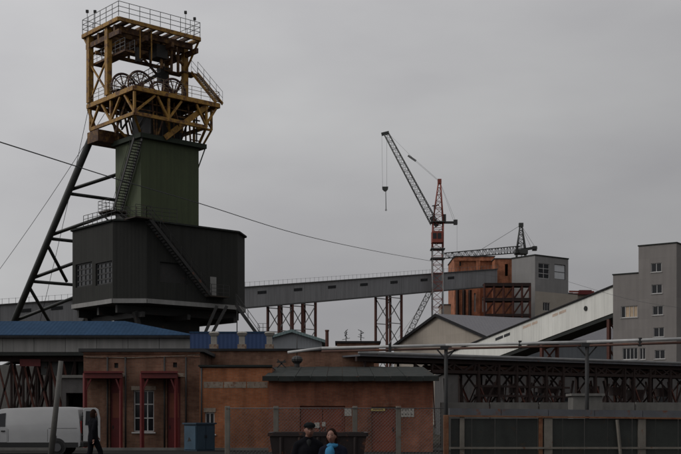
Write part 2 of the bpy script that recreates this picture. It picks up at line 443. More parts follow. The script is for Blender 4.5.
mat('pipe_pale', (0.34, 0.34, 0.335), 0.55, var=0.2, scale=0.6, streak=0.2, rust=0.12)
mat('pipe_rust', (0.07, 0.035, 0.026), 0.75, var=0.3, rust=0.35)
mat('pole_dark', (0.018, 0.018, 0.018), 0.7)
mat('fence_post', (0.13, 0.118, 0.10), 0.85, var=0.25, scale=3, streak=0.2, rust=0.2)
mat('fence_wire', (0.10, 0.10, 0.10), 0.6, metal=0.4)
mat('fence_rust', (0.13, 0.06, 0.03), 0.8, var=0.3, scale=2.5, rust=0.5)
mat('fence_panel', (0.020, 0.023, 0.020), 0.45, var=0.5, scale=1.6, streak=0.4, rust=0.25, rustcol=(0.028, 0.020, 0.012))
mat('rail_beam', (0.075, 0.077, 0.085), 0.7, var=0.25, scale=1.8, streak=0.2, rust=0.25)
mat('van_white', (0.29, 0.29, 0.29), 0.35, var=0.07, scale=1.5, spec=0.5)
mat('van_black', (0.012, 0.012, 0.012), 0.6)
mat('rubber', (0.012, 0.012, 0.012), 0.9)
mat('hubcap', (0.05, 0.05, 0.052), 0.6)
mat('lamp_red', (0.22, 0.015, 0.012), 0.25)
mat('kiosk_blue', (0.034, 0.07, 0.105), 0.55, var=0.2, scale=1.5, streak=0.2, rust=0.12)
mat('kiosk_dark', (0.016, 0.034, 0.052), 0.6, var=0.2, scale=1.5, rust=0.12)
mat('skip_brown', (0.014, 0.009, 0.009), 0.75, var=0.3, scale=1.5, rust=0.3)
mat('paper', (0.30, 0.28, 0.25), 0.9, var=0.15, scale=6)
mat('sign_yellow', (0.38, 0.30, 0.10), 0.8, var=0.2, scale=5)
mat('sign_ink', (0.06, 0.06, 0.06), 0.8)
mat('asphalt', (0.021, 0.020, 0.019), 1.0, spec=0.03, var=0.3, scale=0.35, bump=0.4, bscale=25)
mat('dirt', (0.038, 0.033, 0.026), 1.0, spec=0.03, var=0.35, scale=0.25, bump=0.5, bscale=6)
mat('skin', (0.19, 0.095, 0.07), 0.55, var=0.08, scale=8)
mat('cloth_black', (0.008, 0.008, 0.010), 1.0, spec=0.03, var=0.25, scale=6)
mat('cloth_navy', (0.010, 0.012, 0.020), 1.0, spec=0.03, var=0.25, scale=6)
mat('cloth_grey', (0.022, 0.023, 0.024), 1.0, spec=0.03, var=0.2, scale=6)
mat('lips', (0.13, 0.05, 0.042), 0.6)
mat('cap_dark', (0.010, 0.012, 0.013), 1.0, spec=0.03)
mat('hair_brown', (0.016, 0.008, 0.006), 0.9, spec=0.05)
mat('scarf_blue', (0.03, 0.16, 0.30), 0.9, var=0.2, scale=10)
mat('leaf_dark', (0.030, 0.045, 0.018), 0.8, var=0.4, scale=2)
brick('brick_brown', (0.155, 0.075, 0.048), (0.20, 0.105, 0.068), (0.13, 0.11, 0.09), 0.45, 0.25)
brick('brick_orange', (0.28, 0.095, 0.038), (0.33, 0.125, 0.055), (0.17, 0.13, 0.10), 0.45, 0.30)
brick('brick_red', (0.19, 0.066, 0.036), (0.23, 0.085, 0.048), (0.11, 0.085, 0.07), 0.50, 0.2)
brick('brick_far', (0.33, 0.115, 0.055), (0.40, 0.16, 0.085), (0.20, 0.12, 0.09), 0.45, 0.2)

# ------------------------------------------------------------------ ground
g = MB()
gx = [-3000, -400, -120, -60, -30, 0, 30, 60, 120, 400, 3000]
gy = [-200, 0, 24, 31, 40, 60, 90, 150, 400, 1200, 4500]
def gz(y): return -0.27 if y <= 24 else 0.0
for i in range(len(gx) - 1):
    for j in range(len(gy) - 1):
        a, b, c, d = gx[i], gx[i+1], gy[j], gy[j+1]
        g.quad((a, c, gz(c)), (b, c, gz(c)), (b, d, gz(d)), (a, d, gz(d)))
gr = part('ground', g, 'dirt'); gr['kind'] = 'structure'
rd = part('yard_road', MB().quad((-60, 32, 0.004), (40, 32, 0.004), (40, 53.2, 0.004), (-60, 53.2, 0.004)), 'asphalt'); rd['kind'] = 'structure'
kb = part('kerb', MB().box((-40, 53.2, 0), (1, 0, 0), (0, 1, 0), 80, 0.18, 0.12), 'concrete'); kb['kind'] = 'structure'

# ------------------------------------------------------------------ headframe
HU, HV = Vector((0.755, 0.656, 0)), Vector((-0.656, 0.755, 0))
C0 = Vector((-20.0, 106.4, 0))
def H(u, v, z): return C0 + HU * u + HV * v + Z * z
def su(px, v):
    k = (px - 340.5) / F; O = C0 + HV * v
    return (k * O.y - O.x) / (HU.x - k * HU.y)
def sv(px, u):
    k = (px - 340.5) / F; O = C0 + HU * u
    return (k * O.y - O.x) / (HV.x - k * HV.y)
hf = thing('mine_headframe', 'tall mine headframe with yellow steel top, green shaft and dark grey clad house', 'headframe', H(8, 7, 0))

# tower base and the clad winding house
part('base_shaft', MB().box(H(4.6, 4.7, 0), HU, HV, 6.9, 5.2, 12.3), 'dark_steel', hf)
U1, V1, cu, cv = 15.3, 12.1, 2.4, 2.1
octo = [(cu, 0), (U1 - cu, 0), (U1, cv), (U1, V1 - cv), (U1 - cu, V1), (cu, V1), (0, V1 - cv), (0, cv)]
ZB, ZT = 12.5, 19.9
house = part('clad_house', MB().prism([H(a, b, ZT + 0.02) for a, b in octo], (0, 0, 0.12)), 'dark_deck', hf)
for k in range(8):
    (a, b), (c, d) = octo[k], octo[(k + 1) % 8]
    A, B = H(a, b, ZB), H(c, d, ZB); t = (B - A).normalized(); n = t.cross(Z)
    L_ = (B - A).length; holes = []
    if k == 6:      # the wall facing left, seen from outside: runs from far to near
        holes = px_holes(A, t, [(75.5, 263, 92.0, 286.5), (95.5, 262, 112.0, 284.5)])
    if k == 0:
        holes = px_holes(A, t, [(160, 263, 188, 283)])
    facade(house, A, t, n, L_, ZT - ZB, 'grey_sheet', holes, 0.35, 'clad_wall')
    if k == 6:
        for h in holes: window(house, A, t, n, h, 4, 4, 'window_bars', 'glass', 0.2, 0.14, sill=False)
    if k == 0:
        x0, z0, x1, z1 = holes[0]
        part('shutter_panel', MB().box(A + t * x0 + Z * z0 - n * 0.3, t, n, x1 - x0, 0.05, z1 - z0), 'dark_steel', house)
        hd = px_holes(A, t, [(210, 277, 216, 296)])[0]
        part('door', MB().box(A + t * hd[0] + Z * hd[1] + n * 0.003, t, n, hd[2] - hd[0], 0.06, hd[3] - hd[1]), 'grey_trim', house)
    # light flashings along the foot and the head of each wall
    part('foot_flashing', MB().box(A - Z * 0.30 + n * 0.02, t, n, L_, 0.10, 0.42), 'grey_trim', house)
    part('head_flashing', MB().box(A + Z * (ZT - ZB) + n * 0.0, t, n, L_, 0.22, 0.16), 'flashing', house)
part('house_soffit', MB().prism([H(a * 0.97 + 0.2, b * 0.97 + 0.2, ZB - 0.35) for a, b in octo], (0, 0, 0.3)), 'dark_steel', house)
for v in (2.5, 6.0, 10.0):
    beam(hf, 'floor_girder', H(0.6, v, ZB - 0.75), H(U1 - 0.6, v, ZB - 0.75), 0.35, 'dark_steel', 0.75)
for u in (2.4, 7.5, 13.0):
    beam(hf, 'floor_girder', H(u, 0.6, ZB - 1.3), H(u, V1 - 0.6, ZB - 1.3), 0.35, 'dark_steel', 0.5)
for (a, b) in (((217, 312), (206, 336)), ((227, 312), (214, 335))):
    A, B = W(*a, 112), W(*b, 112); d = (B - A); B = A + d * (A.z / -d.z)
    beam(hf, 'prop', A + Vector((0, 0, 0.6)), B, 0.28, 'dark_steel')
for v in (1.5, 10.6):
    beam(hf, 'prop', H(4.8, v + 0.2, 3), H(2.0, v, ZB - 1.0), 0.4, 'dark_steel')
rod(hf, 'downpipe', W(237, 303, 112), G(237, 112), 0.05, 'dark_steel')

# green clad shaft
GU0, GU1, GV0, GV1, GZ1 = 4.6, 11.4, 4.7, 9.6, 28.9
gs = part('green_shaft', MB().box(H(GU0 - 0.35, GV0 - 0.5, GZ1), HU, HV, GU1 - GU0 + 1.0, GV1 - GV0 + 0.8, 0.45), 'green_dark', hf)
gp = [(GU0, GV0), (GU1, GV0), (GU1, GV1), (GU0, GV1)]
for k in range(4):
    (a, b), (c, d) = gp[k], gp[(k + 1) % 4]
    A, B = H(a, b, ZT + 0.14), H(c, d, ZT + 0.14); t = (B - A).normalized()
    facade(gs, A, t, t.cross(Z), (B - A).length, GZ1 - ZT - 0.14, 'green_sheet', (), 0.2, 'shaft_wall')
beam(hf, 'cap_bracket', H(12.0, 4.4, 29.0), H(11.45, 5.0, 26.8), 0.1, 'green_dark')

# roof gallery and stairs
railing(hf, [H(1.0, 9.6, ZT + 0.14), H(1.0, 3.2, ZT + 0.14), H(3.0, 1.0, ZT + 0.14), H(6.2, 0.7, ZT + 0.14)], 1.45, 'dark_steel', 4, 0.9, 0.035)
stair(hf, H(3.5, sv(113, 3.5), 22.0), H(3.5, sv(134, 3.5), 28.7), HU, 0.9, 'dark_steel', 1.1)
part('landing', MB().box(H(2.6, sv(113, 3.0), 21.9), HU, HV, 2.0, 2.2, 0.12), 'dark_deck', hf)
railing(hf, [H(2.6, sv(113, 3.0), 22.0), H(2.6, sv(113, 3.0) + 2.2, 22.0), H(4.5, sv(113, 3.0) + 2.2, 22.0)], 1.1, 'dark_steel', 3, 0.8)
beam(hf, 'landing_prop', H(2.7, sv(113, 3.0) + 2.1, 21.9), H(4.6, sv(113, 3.0) + 0.3, 19.9), 0.14, 'dark_steel')
stair(hf, H(3.5, 4.6, ZT + 0.1), H(3.5, sv(113, 3.5), 22.0), HU, 0.9, 'dark_steel', 1.1)
ua, ub = su(150, -0.9), su(211, -0.9)
stair(hf, H(ub, -0.9, 13.3), H(ua, -0.9, 20.0), HV, 0.85, 'dark_steel', 1.1)
part('landing', MB().box(H(ua - 1.6, -1.0, 19.95), HU, HV, 1.8, 1.9, 0.12), 'dark_deck', hf)
railing(hf, [H(ua - 1.6, -1.0, 20.05), H(ua + 0.1, -1.0, 20.05)], 1.1, 'dark_steel', 3, 0.8)
part('landing', MB().box(H(ub - 0.1, -1.0, 13.2), HU, HV, 2.2, 1.0, 0.12), 'dark_deck', hf)
railing(hf, [H(ub, -1.0, 13.3), H(ub + 2.1, -1.0, 13.3)], 1.1, 'dark_steel', 3, 0.8)
stair(hf, W(259, 337, 111), W(236, 305, 111), (0, 1, 0), 1.0, 'dark_steel', 1.1)
part('landing', MB().box(W(257, 336, 111), (1, 0, 0), (0, 1, 0), 1.2, 1.1, 0.12), 'dark_deck', hf)
railing(hf, [W(258, 335, 111), W(268, 335, 111)], 1.1, 'dark_steel', 3, 0.5)
for px in (258.5, 267):
    rod(hf, 'landing_post', W(px, 336, 111.5), G(px, 111.5), 0.08, 'dark_steel')

# sheave deck and its bracing
LZ, RZ = 33.4, 30.7
lu0, lu1, lv0, lv1 = 2.7, 12.6, 2.8, 11.9
def rect(u0, u1, v0, v1, z): return [H(u0, v0, z), H(u1, v0, z), H(u1, v1, z), H(u0, v1, z)]
q = rect(lu0, lu1, lv0, lv1, LZ - 0.3)
for k in range(4): beam(hf, 'deck_beam', q[k], q[(k + 1) % 4], 0.28, 'yellow_steel', 0.44)
for k in range(1, 8):
    u = lu0 + (lu1 - lu0) * k / 8
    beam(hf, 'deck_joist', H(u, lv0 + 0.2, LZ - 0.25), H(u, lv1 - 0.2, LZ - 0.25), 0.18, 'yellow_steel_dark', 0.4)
part('deck_plate', MB().box(H(lu0 + 0.16, lv0 + 0.16, LZ - 0.05), HU, HV, lu1 - lu0 - 0.32, lv1 - lv0 - 0.32, 0.05), 'dark_deck', hf)
part('drum_housing', MB().box(H(6.4, 6.0, 29.4), HU, HV, 3.8, 3.4, 3.3), 'dark_steel', hf)
for k in range(14):
    u = random.uniform(3.6, 11.2); v = random.uniform(3.8, 9.0)
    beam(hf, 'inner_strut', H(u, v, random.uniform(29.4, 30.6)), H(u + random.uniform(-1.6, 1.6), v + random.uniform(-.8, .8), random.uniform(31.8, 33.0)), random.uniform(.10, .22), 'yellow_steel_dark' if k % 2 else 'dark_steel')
q2 = rect(lu0 + 0.1, lu1 - 1.5, lv0 + 0.1, lv1 - 0.4, RZ)
for k in range(4): beam(hf, 'ring_beam', q2[k], q2[(k + 1) % 4], 0.24, 'yellow_steel', 0.34)
um, vm_ = (lu0 + lu1) / 2 - 1.0, (lv0 + lv1) / 2
def post(u, v, za, zb, wdt=0.22, m='yellow_steel'): beam(hf, 'post', H(u, v, za), H(u, v, zb), wdt, m)
for u, v in ((lu0 + .1, lv0 + .1), (um, lv0 + .1), (lu1 - 1.5, lv0 + .1), (lu0 + .1, lv1 - .4), (lu1 - 1.5, lv1 - .4), (lu0 + .1, vm_), (lu1 - 1.5, vm_)):
    post(u, v, RZ, LZ - 0.6)
def brace(a, b, wdt=0.2, m='yellow_steel'): beam(hf, 'brace', H(*a), H(*b), wdt, m)
f0 = lv0 + .1
brace((lu0 + .1, f0, RZ + .1), (lu0 + 2.4, f0, LZ - .6)); brace((um, f0, RZ + .1), (um - 1.3, f0, LZ - .6)); brace((um, f0, RZ + .1), (um + 1.5, f0, LZ - .6))
brace((lu1 - 1.5, f0, RZ + .1), (lu1 - 2.7, f0, LZ - .6)); brace((lu1 - 1.5, f0, RZ + .3), (lu1 - 0.3, f0, LZ - .6))
e0 = lu0 + .1
brace((e0, lv0 + .1, RZ + .1), (e0, lv0 + 1.9, LZ - .6)); brace((e0, vm_, RZ + .1), (e0, vm_ - 1.8, LZ - .6)); brace((e0, vm_, RZ + .1), (e0, vm_ + 1.8, LZ - .6)); brace((e0, lv1 - .4, RZ), (e0, lv1 - 2.2, LZ - .6))
brace((lu0, lv1 - .2, LZ - .6), (lu0 + .5, lv1 - 1.2, 29.9), 0.26)
for a, b in (((um + 0.4, 4.3, 29.2), (lu1 - 1.3, lv0 + .3, LZ - .5)),):
    brace(a, b, 0.55)
brace((e0, lv0 + .2, RZ), (GU0, GV0, 29.3)); brace((um, f0, RZ), (8.0, GV0, 29.3)); brace((lu1 - 1.5, f0, RZ), (GU1, GV0, 29.3)); brace((e0, vm_, RZ), (GU0, 7.2, 29.3)); brace((e0, lv1 - .4, RZ), (GU0, GV1, 29.3))
brace((lu1 - 1.5, lv1 - .4, RZ), (GU1, GV1, 29.3))
for k, (u, v) in enumerate(((5.2, 3.6), (7.2, 3.5), (9.4, 3.6), (3.6, 5.6), (3.7, 8.0), (11.0, 5.4))):
    brace((u, v, LZ - .5), (u + (-0.9 if k % 2 else 0.8), v + 0.8, 29.4), 0.16, 'yellow_steel_dark')
for z in (31.5, 32.2): beam(hf, 'bracing_rail', H(3.0, 3.9, z), H(11.0, 3.9, z), 0.12, 'yellow_steel_dark')
# stair pod hanging at the right
u9 = 12.2
for z in (29.9, 30.6, 31.3): beam(hf, 'ladder_rung_beam', H(10.9, 5.5, z), H(u9, 5.5, z), 0.1, 'yellow_steel_dark')
beam(hf, 'post', H(u9, 3.6, LZ - .6), H(u9, 3.6, RZ), 0.2, 'yellow_steel')
beam(hf, 'brace', H(u9, 3.6, RZ), H(11.6, 4.6, 28.9), 0.16, 'yellow_steel')
beam(hf, 'brace', H(u9 - 1.4, 3.6, LZ - .8), H(u9, 3.6, RZ + .2), 0.16, 'yellow_steel_dark')
beam(hf, 'brace', H(10.4, 3.6, RZ), H(u9, 3.6, RZ), 0.2, 'yellow_steel')
post(11.7, 6.0, 29.3, LZ - .6, 0.2)

# upper frame
UZ = 40.2
cu0, cu1, cv0, cv1 = 2.75, 11.75, 7.8, 11.5
for u, v in ((cu0, cv0), (cu1, cv0), (cu0, cv1), (cu1, cv1)):
    beam(hf, 'column', H(u, v, LZ), H(u, v, UZ), 0.54, 'yellow_steel', 0.54, HU)
du0, du1, dv0, dv1 = 2.4, 11.9, 5.2, 12.4
q3 = rect(du0, du1, dv0, dv1, UZ + 0.1)
for k in range(4): beam(hf, 'top_beam', q3[k], q3[(k + 1) % 4], 0.24, 'yellow_steel', 0.38)
for k in range(1, 9):
    u = du0 + (du1 - du0) * k / 9
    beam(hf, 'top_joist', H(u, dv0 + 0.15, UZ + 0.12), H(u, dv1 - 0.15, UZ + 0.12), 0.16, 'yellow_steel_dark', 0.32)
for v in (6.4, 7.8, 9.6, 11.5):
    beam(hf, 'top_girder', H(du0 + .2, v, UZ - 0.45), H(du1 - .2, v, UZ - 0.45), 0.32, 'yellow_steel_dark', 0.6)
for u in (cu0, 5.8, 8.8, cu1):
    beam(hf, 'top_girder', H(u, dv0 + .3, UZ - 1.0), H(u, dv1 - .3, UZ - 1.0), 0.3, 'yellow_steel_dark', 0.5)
# deck boards with gaps, so that slots of sky show from below
for k in range(9):
    if k in (2, 6): continue
    u = du0 + 0.1 + (du1 - du0 - 0.2) * k / 9
    part('top_board', MB().box(H(u, dv0 + 0.14, UZ + 0.3), HU, HV, 0.72, dv1 - dv0 - 0.28, 0.06), 'dark_deck', hf)
railing(hf, [H(du0, dv0, UZ + .36), H(du1, dv0, UZ + .36), H(du1, dv1, UZ + .36), H(du0, dv1, UZ + .36), H(du0, dv0, UZ + .36)], 1.45, 'rail_grey', 3, 1.15, 0.038)
for (u, v, h) in ((10.2, 5.3, 2.0), (11.3, 5.3, 1.6), (2.5, 11.6, 2.0), (2.5, 10.0, 1.55)):
    l = rod(hf, 'lamp_post', H(u, v, UZ + .4), H(u, v, UZ + .4 + h), 0.03, 'rail_grey')
    part('lamp_head', MB().cbox(H(u, v, UZ + .5 + h), 0.26, 0.26, 0.26), 'dark_steel', hf)
brace((du1 - .1, dv0 + .1, UZ - .1), (cu1, cv0 - .2, 37.6), 0.16); brace((du0 + .1, dv1 - .1, UZ), (cu0, cv1, 38.8), 0.16)
brace((cu0, cv0, 33.6), (cu0, cv1, 37.4), 0.16); brace((cu0, cv1, 33.6), (cu0, cv0, 37.4), 0.16)
brace((cu1, cv0, 34.0), (cu1, cv1, 37.2), 0.2, 'yellow_steel_dark'); brace((cu1, cv1, 34.0), (cu1, cv0, 37.2), 0.2, 'yellow_steel_dark')
brace((cu0, cv0, 38.2), (cu0 + 2.0, cv0, UZ - .6), 0.2); brace((cu1, cv0, 38.0), (cu1 - 2.0, cv0, UZ - .6), 0.2, 'yellow_steel_dark')
brace((cu0, cv1, 38.2), (cu0 + 2.0, cv1, UZ - .6), 0.2, 'yellow_steel_dark'); brace((cu1, cv1, 37.0), (cu1 - 3.2, cv1, UZ - .6), 0.2, 'yellow_steel_dark')
for u in (5.0, 6.3): beam(hf, 'hanger', H(u, 5.5, UZ - .2), H(u, 5.5, 37.0), 0.1, 'yellow_steel')
for u in (8.4, 9.6, 10.4): beam(hf, 'hanger', H(u, 7.0, UZ - .4), H(u, 7.0, 37.0), 0.22, 'yellow_steel_dark')
part('hoist_block', MB().box(H(7.6, 6.6, 38.0), HU, HV, 1.3, 1.5, 1.3), 'dark_steel', hf)
part('hoist_block', MB().box(H(5.2, 6.4, 37.0), HU, HV, 0.4, 0.4, 1.4), 'dark_steel', hf)
for u in (3.6, 5.0, 6.6, 7.6, 9.2, 10.6):
    beam(hf, 'hanger', H(u, 10.4, UZ - .8), H(u, 10.4, 38.2), 0.2, 'yellow_steel_dark')
for z in (38.3, 39.0): beam(hf, 'cross_tie', H(cu0, 10.4, z), H(cu1, 10.4, z), 0.24, 'yellow_steel_dark', 0.34)
for a, b in (((3.6, 8.0, 38.0), (6.6, 8.0, 39.6)), ((6.6, 8.0, 39.6), (9.4, 8.0, 38.2)), ((9.4, 8.0, 38.2), (11.6, 8.0, 39.6))): brace(a, b, 0.16, 'yellow_steel_dark')
part('walkway', MB().box(H(11.3, 7.4, 37.34), HU, HV, 1.9, 1.4, 0.15), 'yellow_steel_dark', hf)
part('signal_box', MB().box(H(9.6, 9.0, 36.4), HU, HV, 0.9, 0.8, 1.5), 'dark_steel', hf)
for k in range(7):
    u = 5.4 + k * 0.9; beam(hf, 'guide_rail', H(u, 4.2 + 0.3 * (k % 3), 29.4), H(u, 4.2 + 0.3 * (k % 3), LZ - .5), 0.12, 'yellow_steel_dark' if k % 2 else 'dark_steel')
# middle walkways and the flight between them
part('walkway', MB().box(H(3.1, 5.2, 37.3), HU, HV, 1.1, 6.4, 0.2), 'yellow_steel_dark', hf)
railing(hf, [H(4.2, 5.2, 37.5), H(4.2, 11.6, 37.5)], 1.1, 'rail_grey', 3, 0.9, 0.028)
railing(hf, [H(3.1, 5.2, 37.5), H(3.1, 11.6, 37.5)], 1.1, 'rail_grey', 3, 0.9, 0.028)
part('walkway', MB().box(H(9.9, 8.8, 37.5), HU, HV, 2.4, 0.9, 0.16), 'yellow_steel_dark', hf)
stair(hf, H(5.7, 8.9, 34.6), H(10.0, 8.9, 37.5), HV, 0.8, 'dark_steel', 1.1, 'rail_grey')
part('landing', MB().box(H(4.4, 8.8, 34.5), HU, HV, 1.5, 1.0, 0.14), 'dark_deck', hf)
for u in (4.6, 5.6): post(u, 9.2, LZ, 34.5, 0.12, 'yellow_steel_dark')
stair(hf, H(12.3, 2.9, LZ), H(12.3, 7.4, 37.5), HU, 0.8, 'yellow_steel', 1.25, 'rail_grey')
railing(hf, [H(lu0, lv1, LZ), H(lu0, lv0, LZ), H(lu1, lv0, LZ), H(lu1 + 0.4, lv0 + 1.4, LZ)], 1.1, 'rail_steel', 3, 1.1, 0.03)

# four sheave wheels
for px, v in ((124, 7.2), (140.5, 5.4), (160.5, 7.2), (174, 5.4)):
    u = su(px, v); c = H(u, v, 34.3); ax = HV
    wl = part('sheave_wheel', MB().ring(c, ax, 1.38, 0.12, 32, 6).ring(c, ax, 1.12, 0.05, 32, 5), 'sheave_steel', hf)
    for k in range(10):
        a = math.pi * 2 * k / 10
        part('spoke', MB().bar(c, c + HU * (1.34 * math.cos(a)) + Z * (1.34 * math.sin(a)), 0.09), 'sheave_steel', wl)
    part('hub', MB().tube(c - ax * 0.25, c + ax * 0.25, 0.22, n=12), 'sheave_steel', wl)
    beam(hf, 'bearing_stand', H(u, v - 0.35, LZ), H(u, v - 0.35, 34.3), 0.22, 'yellow_steel_dark')
    beam(hf, 'bearing_stand', H(u, v + 0.35, LZ), H(u, v + 0.35, 34.3), 0.26, 'yellow_steel_dark')

# raker legs with their bracing
def RK(u, t): return H(u, 11.2 + t, 30.2 - t * 0.985)
RU0, RU1 = 2.9, 11.6
part('raker_head', MB().box(H(2.5, 9.4, 29.2), HU, HV, 9.6, 2.2, 1.15), 'yellow_steel_dark', hf)
for u in (RU0, RU1):
    rod(hf, 'raker_leg', RK(u, 0), RK(u, 30.6), 0.36, 'raker_steel', n=12)
    part('raker_footing', MB().box(RK(u, 30.6) - HU - HV * 1.2 - Z * RK(u, 30.6).z, HU, HV, 2, 2.4, 1.2), 'concrete_dark', hf)
lev = [1.2, 5.3, 9.6, 13.9, 18.4, 24.0]
for t in lev[1:]: rod(hf, 'raker_tie', RK(RU0, t), RK(RU1, t), 0.19, 'raker_steel')
for ta, tb in zip(lev, lev[1:]):
    rod(hf, 'raker_brace', RK(RU0, tb - 0.3), RK(RU1, ta), 0.19, 'raker_steel')
for ta, tb in zip(lev[1:3], lev[2:4]):
    rod(hf, 'raker_brace', RK(RU0, tb + 0.5), RK(RU0 + 4.2, tb + 4.0), 0.19, 'raker_steel')
# hoisting ropes from the sheaves
for k, (a, b) in enumerate((((124, 83, 114), (-14, 288, 140)), ((92, 92, 114), (38, 330, 137)))):
    A, B = W(*a), W(*b)
    B2 = B
    solo('hoisting_rope', ('thin steel rope slanting from the first sheave wheel to the lower left', 'thin steel rope dropping steeply left of the headframe deck')[k], 'rope',
         MB().poly([A.lerp(B2, i / 8) - Z * (0.5 * math.sin(math.pi * i / 8)) for i in range(9)], 0.028, 5), 'cable', A)

# ------------------------------------------------------------------ grey conveyor gallery
cv_ = thing('conveyor_gallery', 'long grey inclined conveyor gallery running behind the headframe to the brick building', 'conveyor', G(0, 160))
cA, cB = G(-60, 153.0), G(497, 234.5)
# same plan line as pixel 0 / depth 160; heights from the photo's upper edge
cA = Vector((-47.4, 160, 0)) - (Vector((32.0, 234.5, 0)) - Vector((-47.4, 160, 0))).normalized() * 12
cB = Vector((32.0, 234.5, 0))
ct = (cB - cA).normalized(); cn = Vector((ct.y, -ct.x, 0))       # towards the camera
def c_top(p):
    px = 340.5 + p.x / p.y * F
    return EYE + (HZ - (305.3 - 0.0722 * px)) * p.y / F
LEN = (cB - cA).length; CH, CWD = 3.25, 3.4
def cp(s, dz=0.0, dn=0.0):
    p = cA + ct * s; z0, z1 = c_top(cA), c_top(cB)
    return Vector((p.x, p.y, z0 + (z1 - z0) * s / LEN + dz)) + cn * dn
npan = 30
for k in range(npan):
    s0, s1 = LEN * k / npan, LEN * (k + 1) / npan - 0.03
    part('side_panel', MB().hexa([cp(s0, -CH), cp(s1, -CH), cp(s1, -CH, -0.12), cp(s0, -CH, -0.12), cp(s0), cp(s1), cp(s1, 0, -0.12), cp(s0, 0, -0.12)]), 'conveyor_grey', cv_)
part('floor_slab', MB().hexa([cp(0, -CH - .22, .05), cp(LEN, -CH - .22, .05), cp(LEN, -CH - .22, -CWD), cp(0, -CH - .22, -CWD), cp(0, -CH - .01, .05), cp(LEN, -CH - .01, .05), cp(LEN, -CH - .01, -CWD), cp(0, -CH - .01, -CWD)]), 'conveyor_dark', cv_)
part('rear_wall', MB().hexa([cp(0, -CH, -CWD), cp(LEN, -CH, -CWD), cp(LEN, -CH, -CWD - .1), cp(0, -CH, -CWD - .1), cp(0, 0, -CWD), cp(LEN, 0, -CWD), cp(LEN, 0, -CWD - .1), cp(0, 0, -CWD - .1)]), 'conveyor_grey', cv_)
part('roof', MB().hexa([cp(0, .01, .25), cp(LEN, .01, .25), cp(LEN, .01, -CWD - .3), cp(0, .01, -CWD - .3), cp(0, .16, .25), cp(LEN, .16, .25), cp(LEN, .16, -CWD - .3), cp(0, .16, -CWD - .3)]), 'conveyor_dark', cv_)
rm = MB(); nn = 118
for k in range(nn + 1):
    p = cp(LEN * k / nn, .16, 0.1); rm.tube(p, p + Z * 0.75, 0.03, n=4)
rm.tube(cp(0, .85, .1), cp(LEN, .85, .1), 0.018, n=4)
part('roof_railing', rm, 'rail_grey', cv_)
def c_s(px):
    k = (px - 340.5) / F
    return (k * cA.y - cA.x) / (ct.x - k * ct.y)
for px in (25, 57, 262, 298, 332, 364, 394, 424, 451):
    s = c_s(px); hw = 0.95
    wn = part('window', MB().hexa([cp(s - hw, -1.25, .04), cp(s + hw, -1.25, .04), cp(s + hw, -1.25, .003), cp(s - hw, -1.25, .003), cp(s - hw, -.75, .04), cp(s + hw, -.75, .04), cp(s + hw, -.75, .003), cp(s - hw, -.75, .003)]), 'window_bars', cv_)
    for j in range(3):
        a = s - hw + 0.08 + j * 0.62
        part('pane', MB().hexa([cp(a, -1.19, .06), cp(a + .5, -1.19, .06), cp(a + .5, -1.19, .042), cp(a, -1.19, .042), cp(a, -.81, .06), cp(a + .5, -.81, .06), cp(a + .5, -.81, .042), cp(a, -.81, .042)]), 'glass', wn)

def trestle(label, pxs, zone, tall=True, loc_px=0):
    """bents of raked rust-red lattice legs under the gallery"""
    s0 = c_s(pxs[0]); base = cA + ct * s0
    o = thing('conveyor_trestle', label, 'trestle', Vector((base.x, base.y, 0)), 'trestles under the grey conveyor gallery')
    for a, b in zone:
        sa, sb = c_s(a), c_s(b)
        for dn in (-0.15, -CWD + 0.3):
            A = cp(sa, -CH - .23, dn); B = cp(sb, -CH - .23, dn)
            A0, B0 = Vector((A.x, A.y, 0)), Vector((B.x, B.y, 0))
            beam(o, 'leg', A0, A, 0.36, 'rust_red'); beam(o, 'leg', B0, B, 0.36, 'rust_red')
            n = 5
            for k in range(n):
                z0, z1 = A.z * k / n, A.z * (k + 1) / n
                p = lambda q, z: Vector((q.x, q.y, z))
                beam(o, 'tie', p(A, z1 - .15), p(B, z1 - .15), 0.14, 'crane_grey')
                beam(o, 'brace', p(A, z0), p(B, z1 - .2), 0.12, 'crane_grey'); beam(o, 'brace', p(B, z0), p(A, z1 - .2), 0.12, 'crane_grey')
    return o
trestle('pair of rust red lattice bents under the grey gallery just right of the headframe', (279,), ((279.5, 293), (303, 316)))
trestle('narrow rust red lattice trestle under the grey gallery left of the crane', (387,), ((387.5, 402),))

# ------------------------------------------------------------------ tower cranes
def lattice(parent, A, B, w0, w1, bays, r, mat_c, mat_l, name, up=Z):
    A, B = Vector(A), Vector(B); d = (B - A).normalized()
    x = d.cross(up)
    if x.length < 1e-3: x = d.cross(Vector((0.5, 1, 0)))
    x = x.normalized(); y = x.cross(d).normalized()
    C = [(-1, -1), (1, -1), (1, 1), (-1, 1)]
    P = lambda k, s: A.lerp(B, s) + (x * C[k % 4][0] + y * C[k % 4][1]) * ((w0 + (w1 - w0) * s) / 2)
    for k in range(4): rod(parent, name + '_chord', P(k, 0), P(k, 1), r, mat_c, n=5)
    mb = MB()
    for i in range(bays):
        s0, s1 = i / bays, (i + 1) / bays
        for k in range(4):
            mb.tube(P(k, s1), P(k + 1, s1), r * 0.55, n=4)
            mb.tube(P(k, s0) if (i + k) % 2 else P(k + 1, s0), P(k + 1, s1) if (i + k) % 2 else P(k, s1), r * 0.55, n=4)
    part(name + '_lacing', mb, mat_l, parent, kind='stuff')

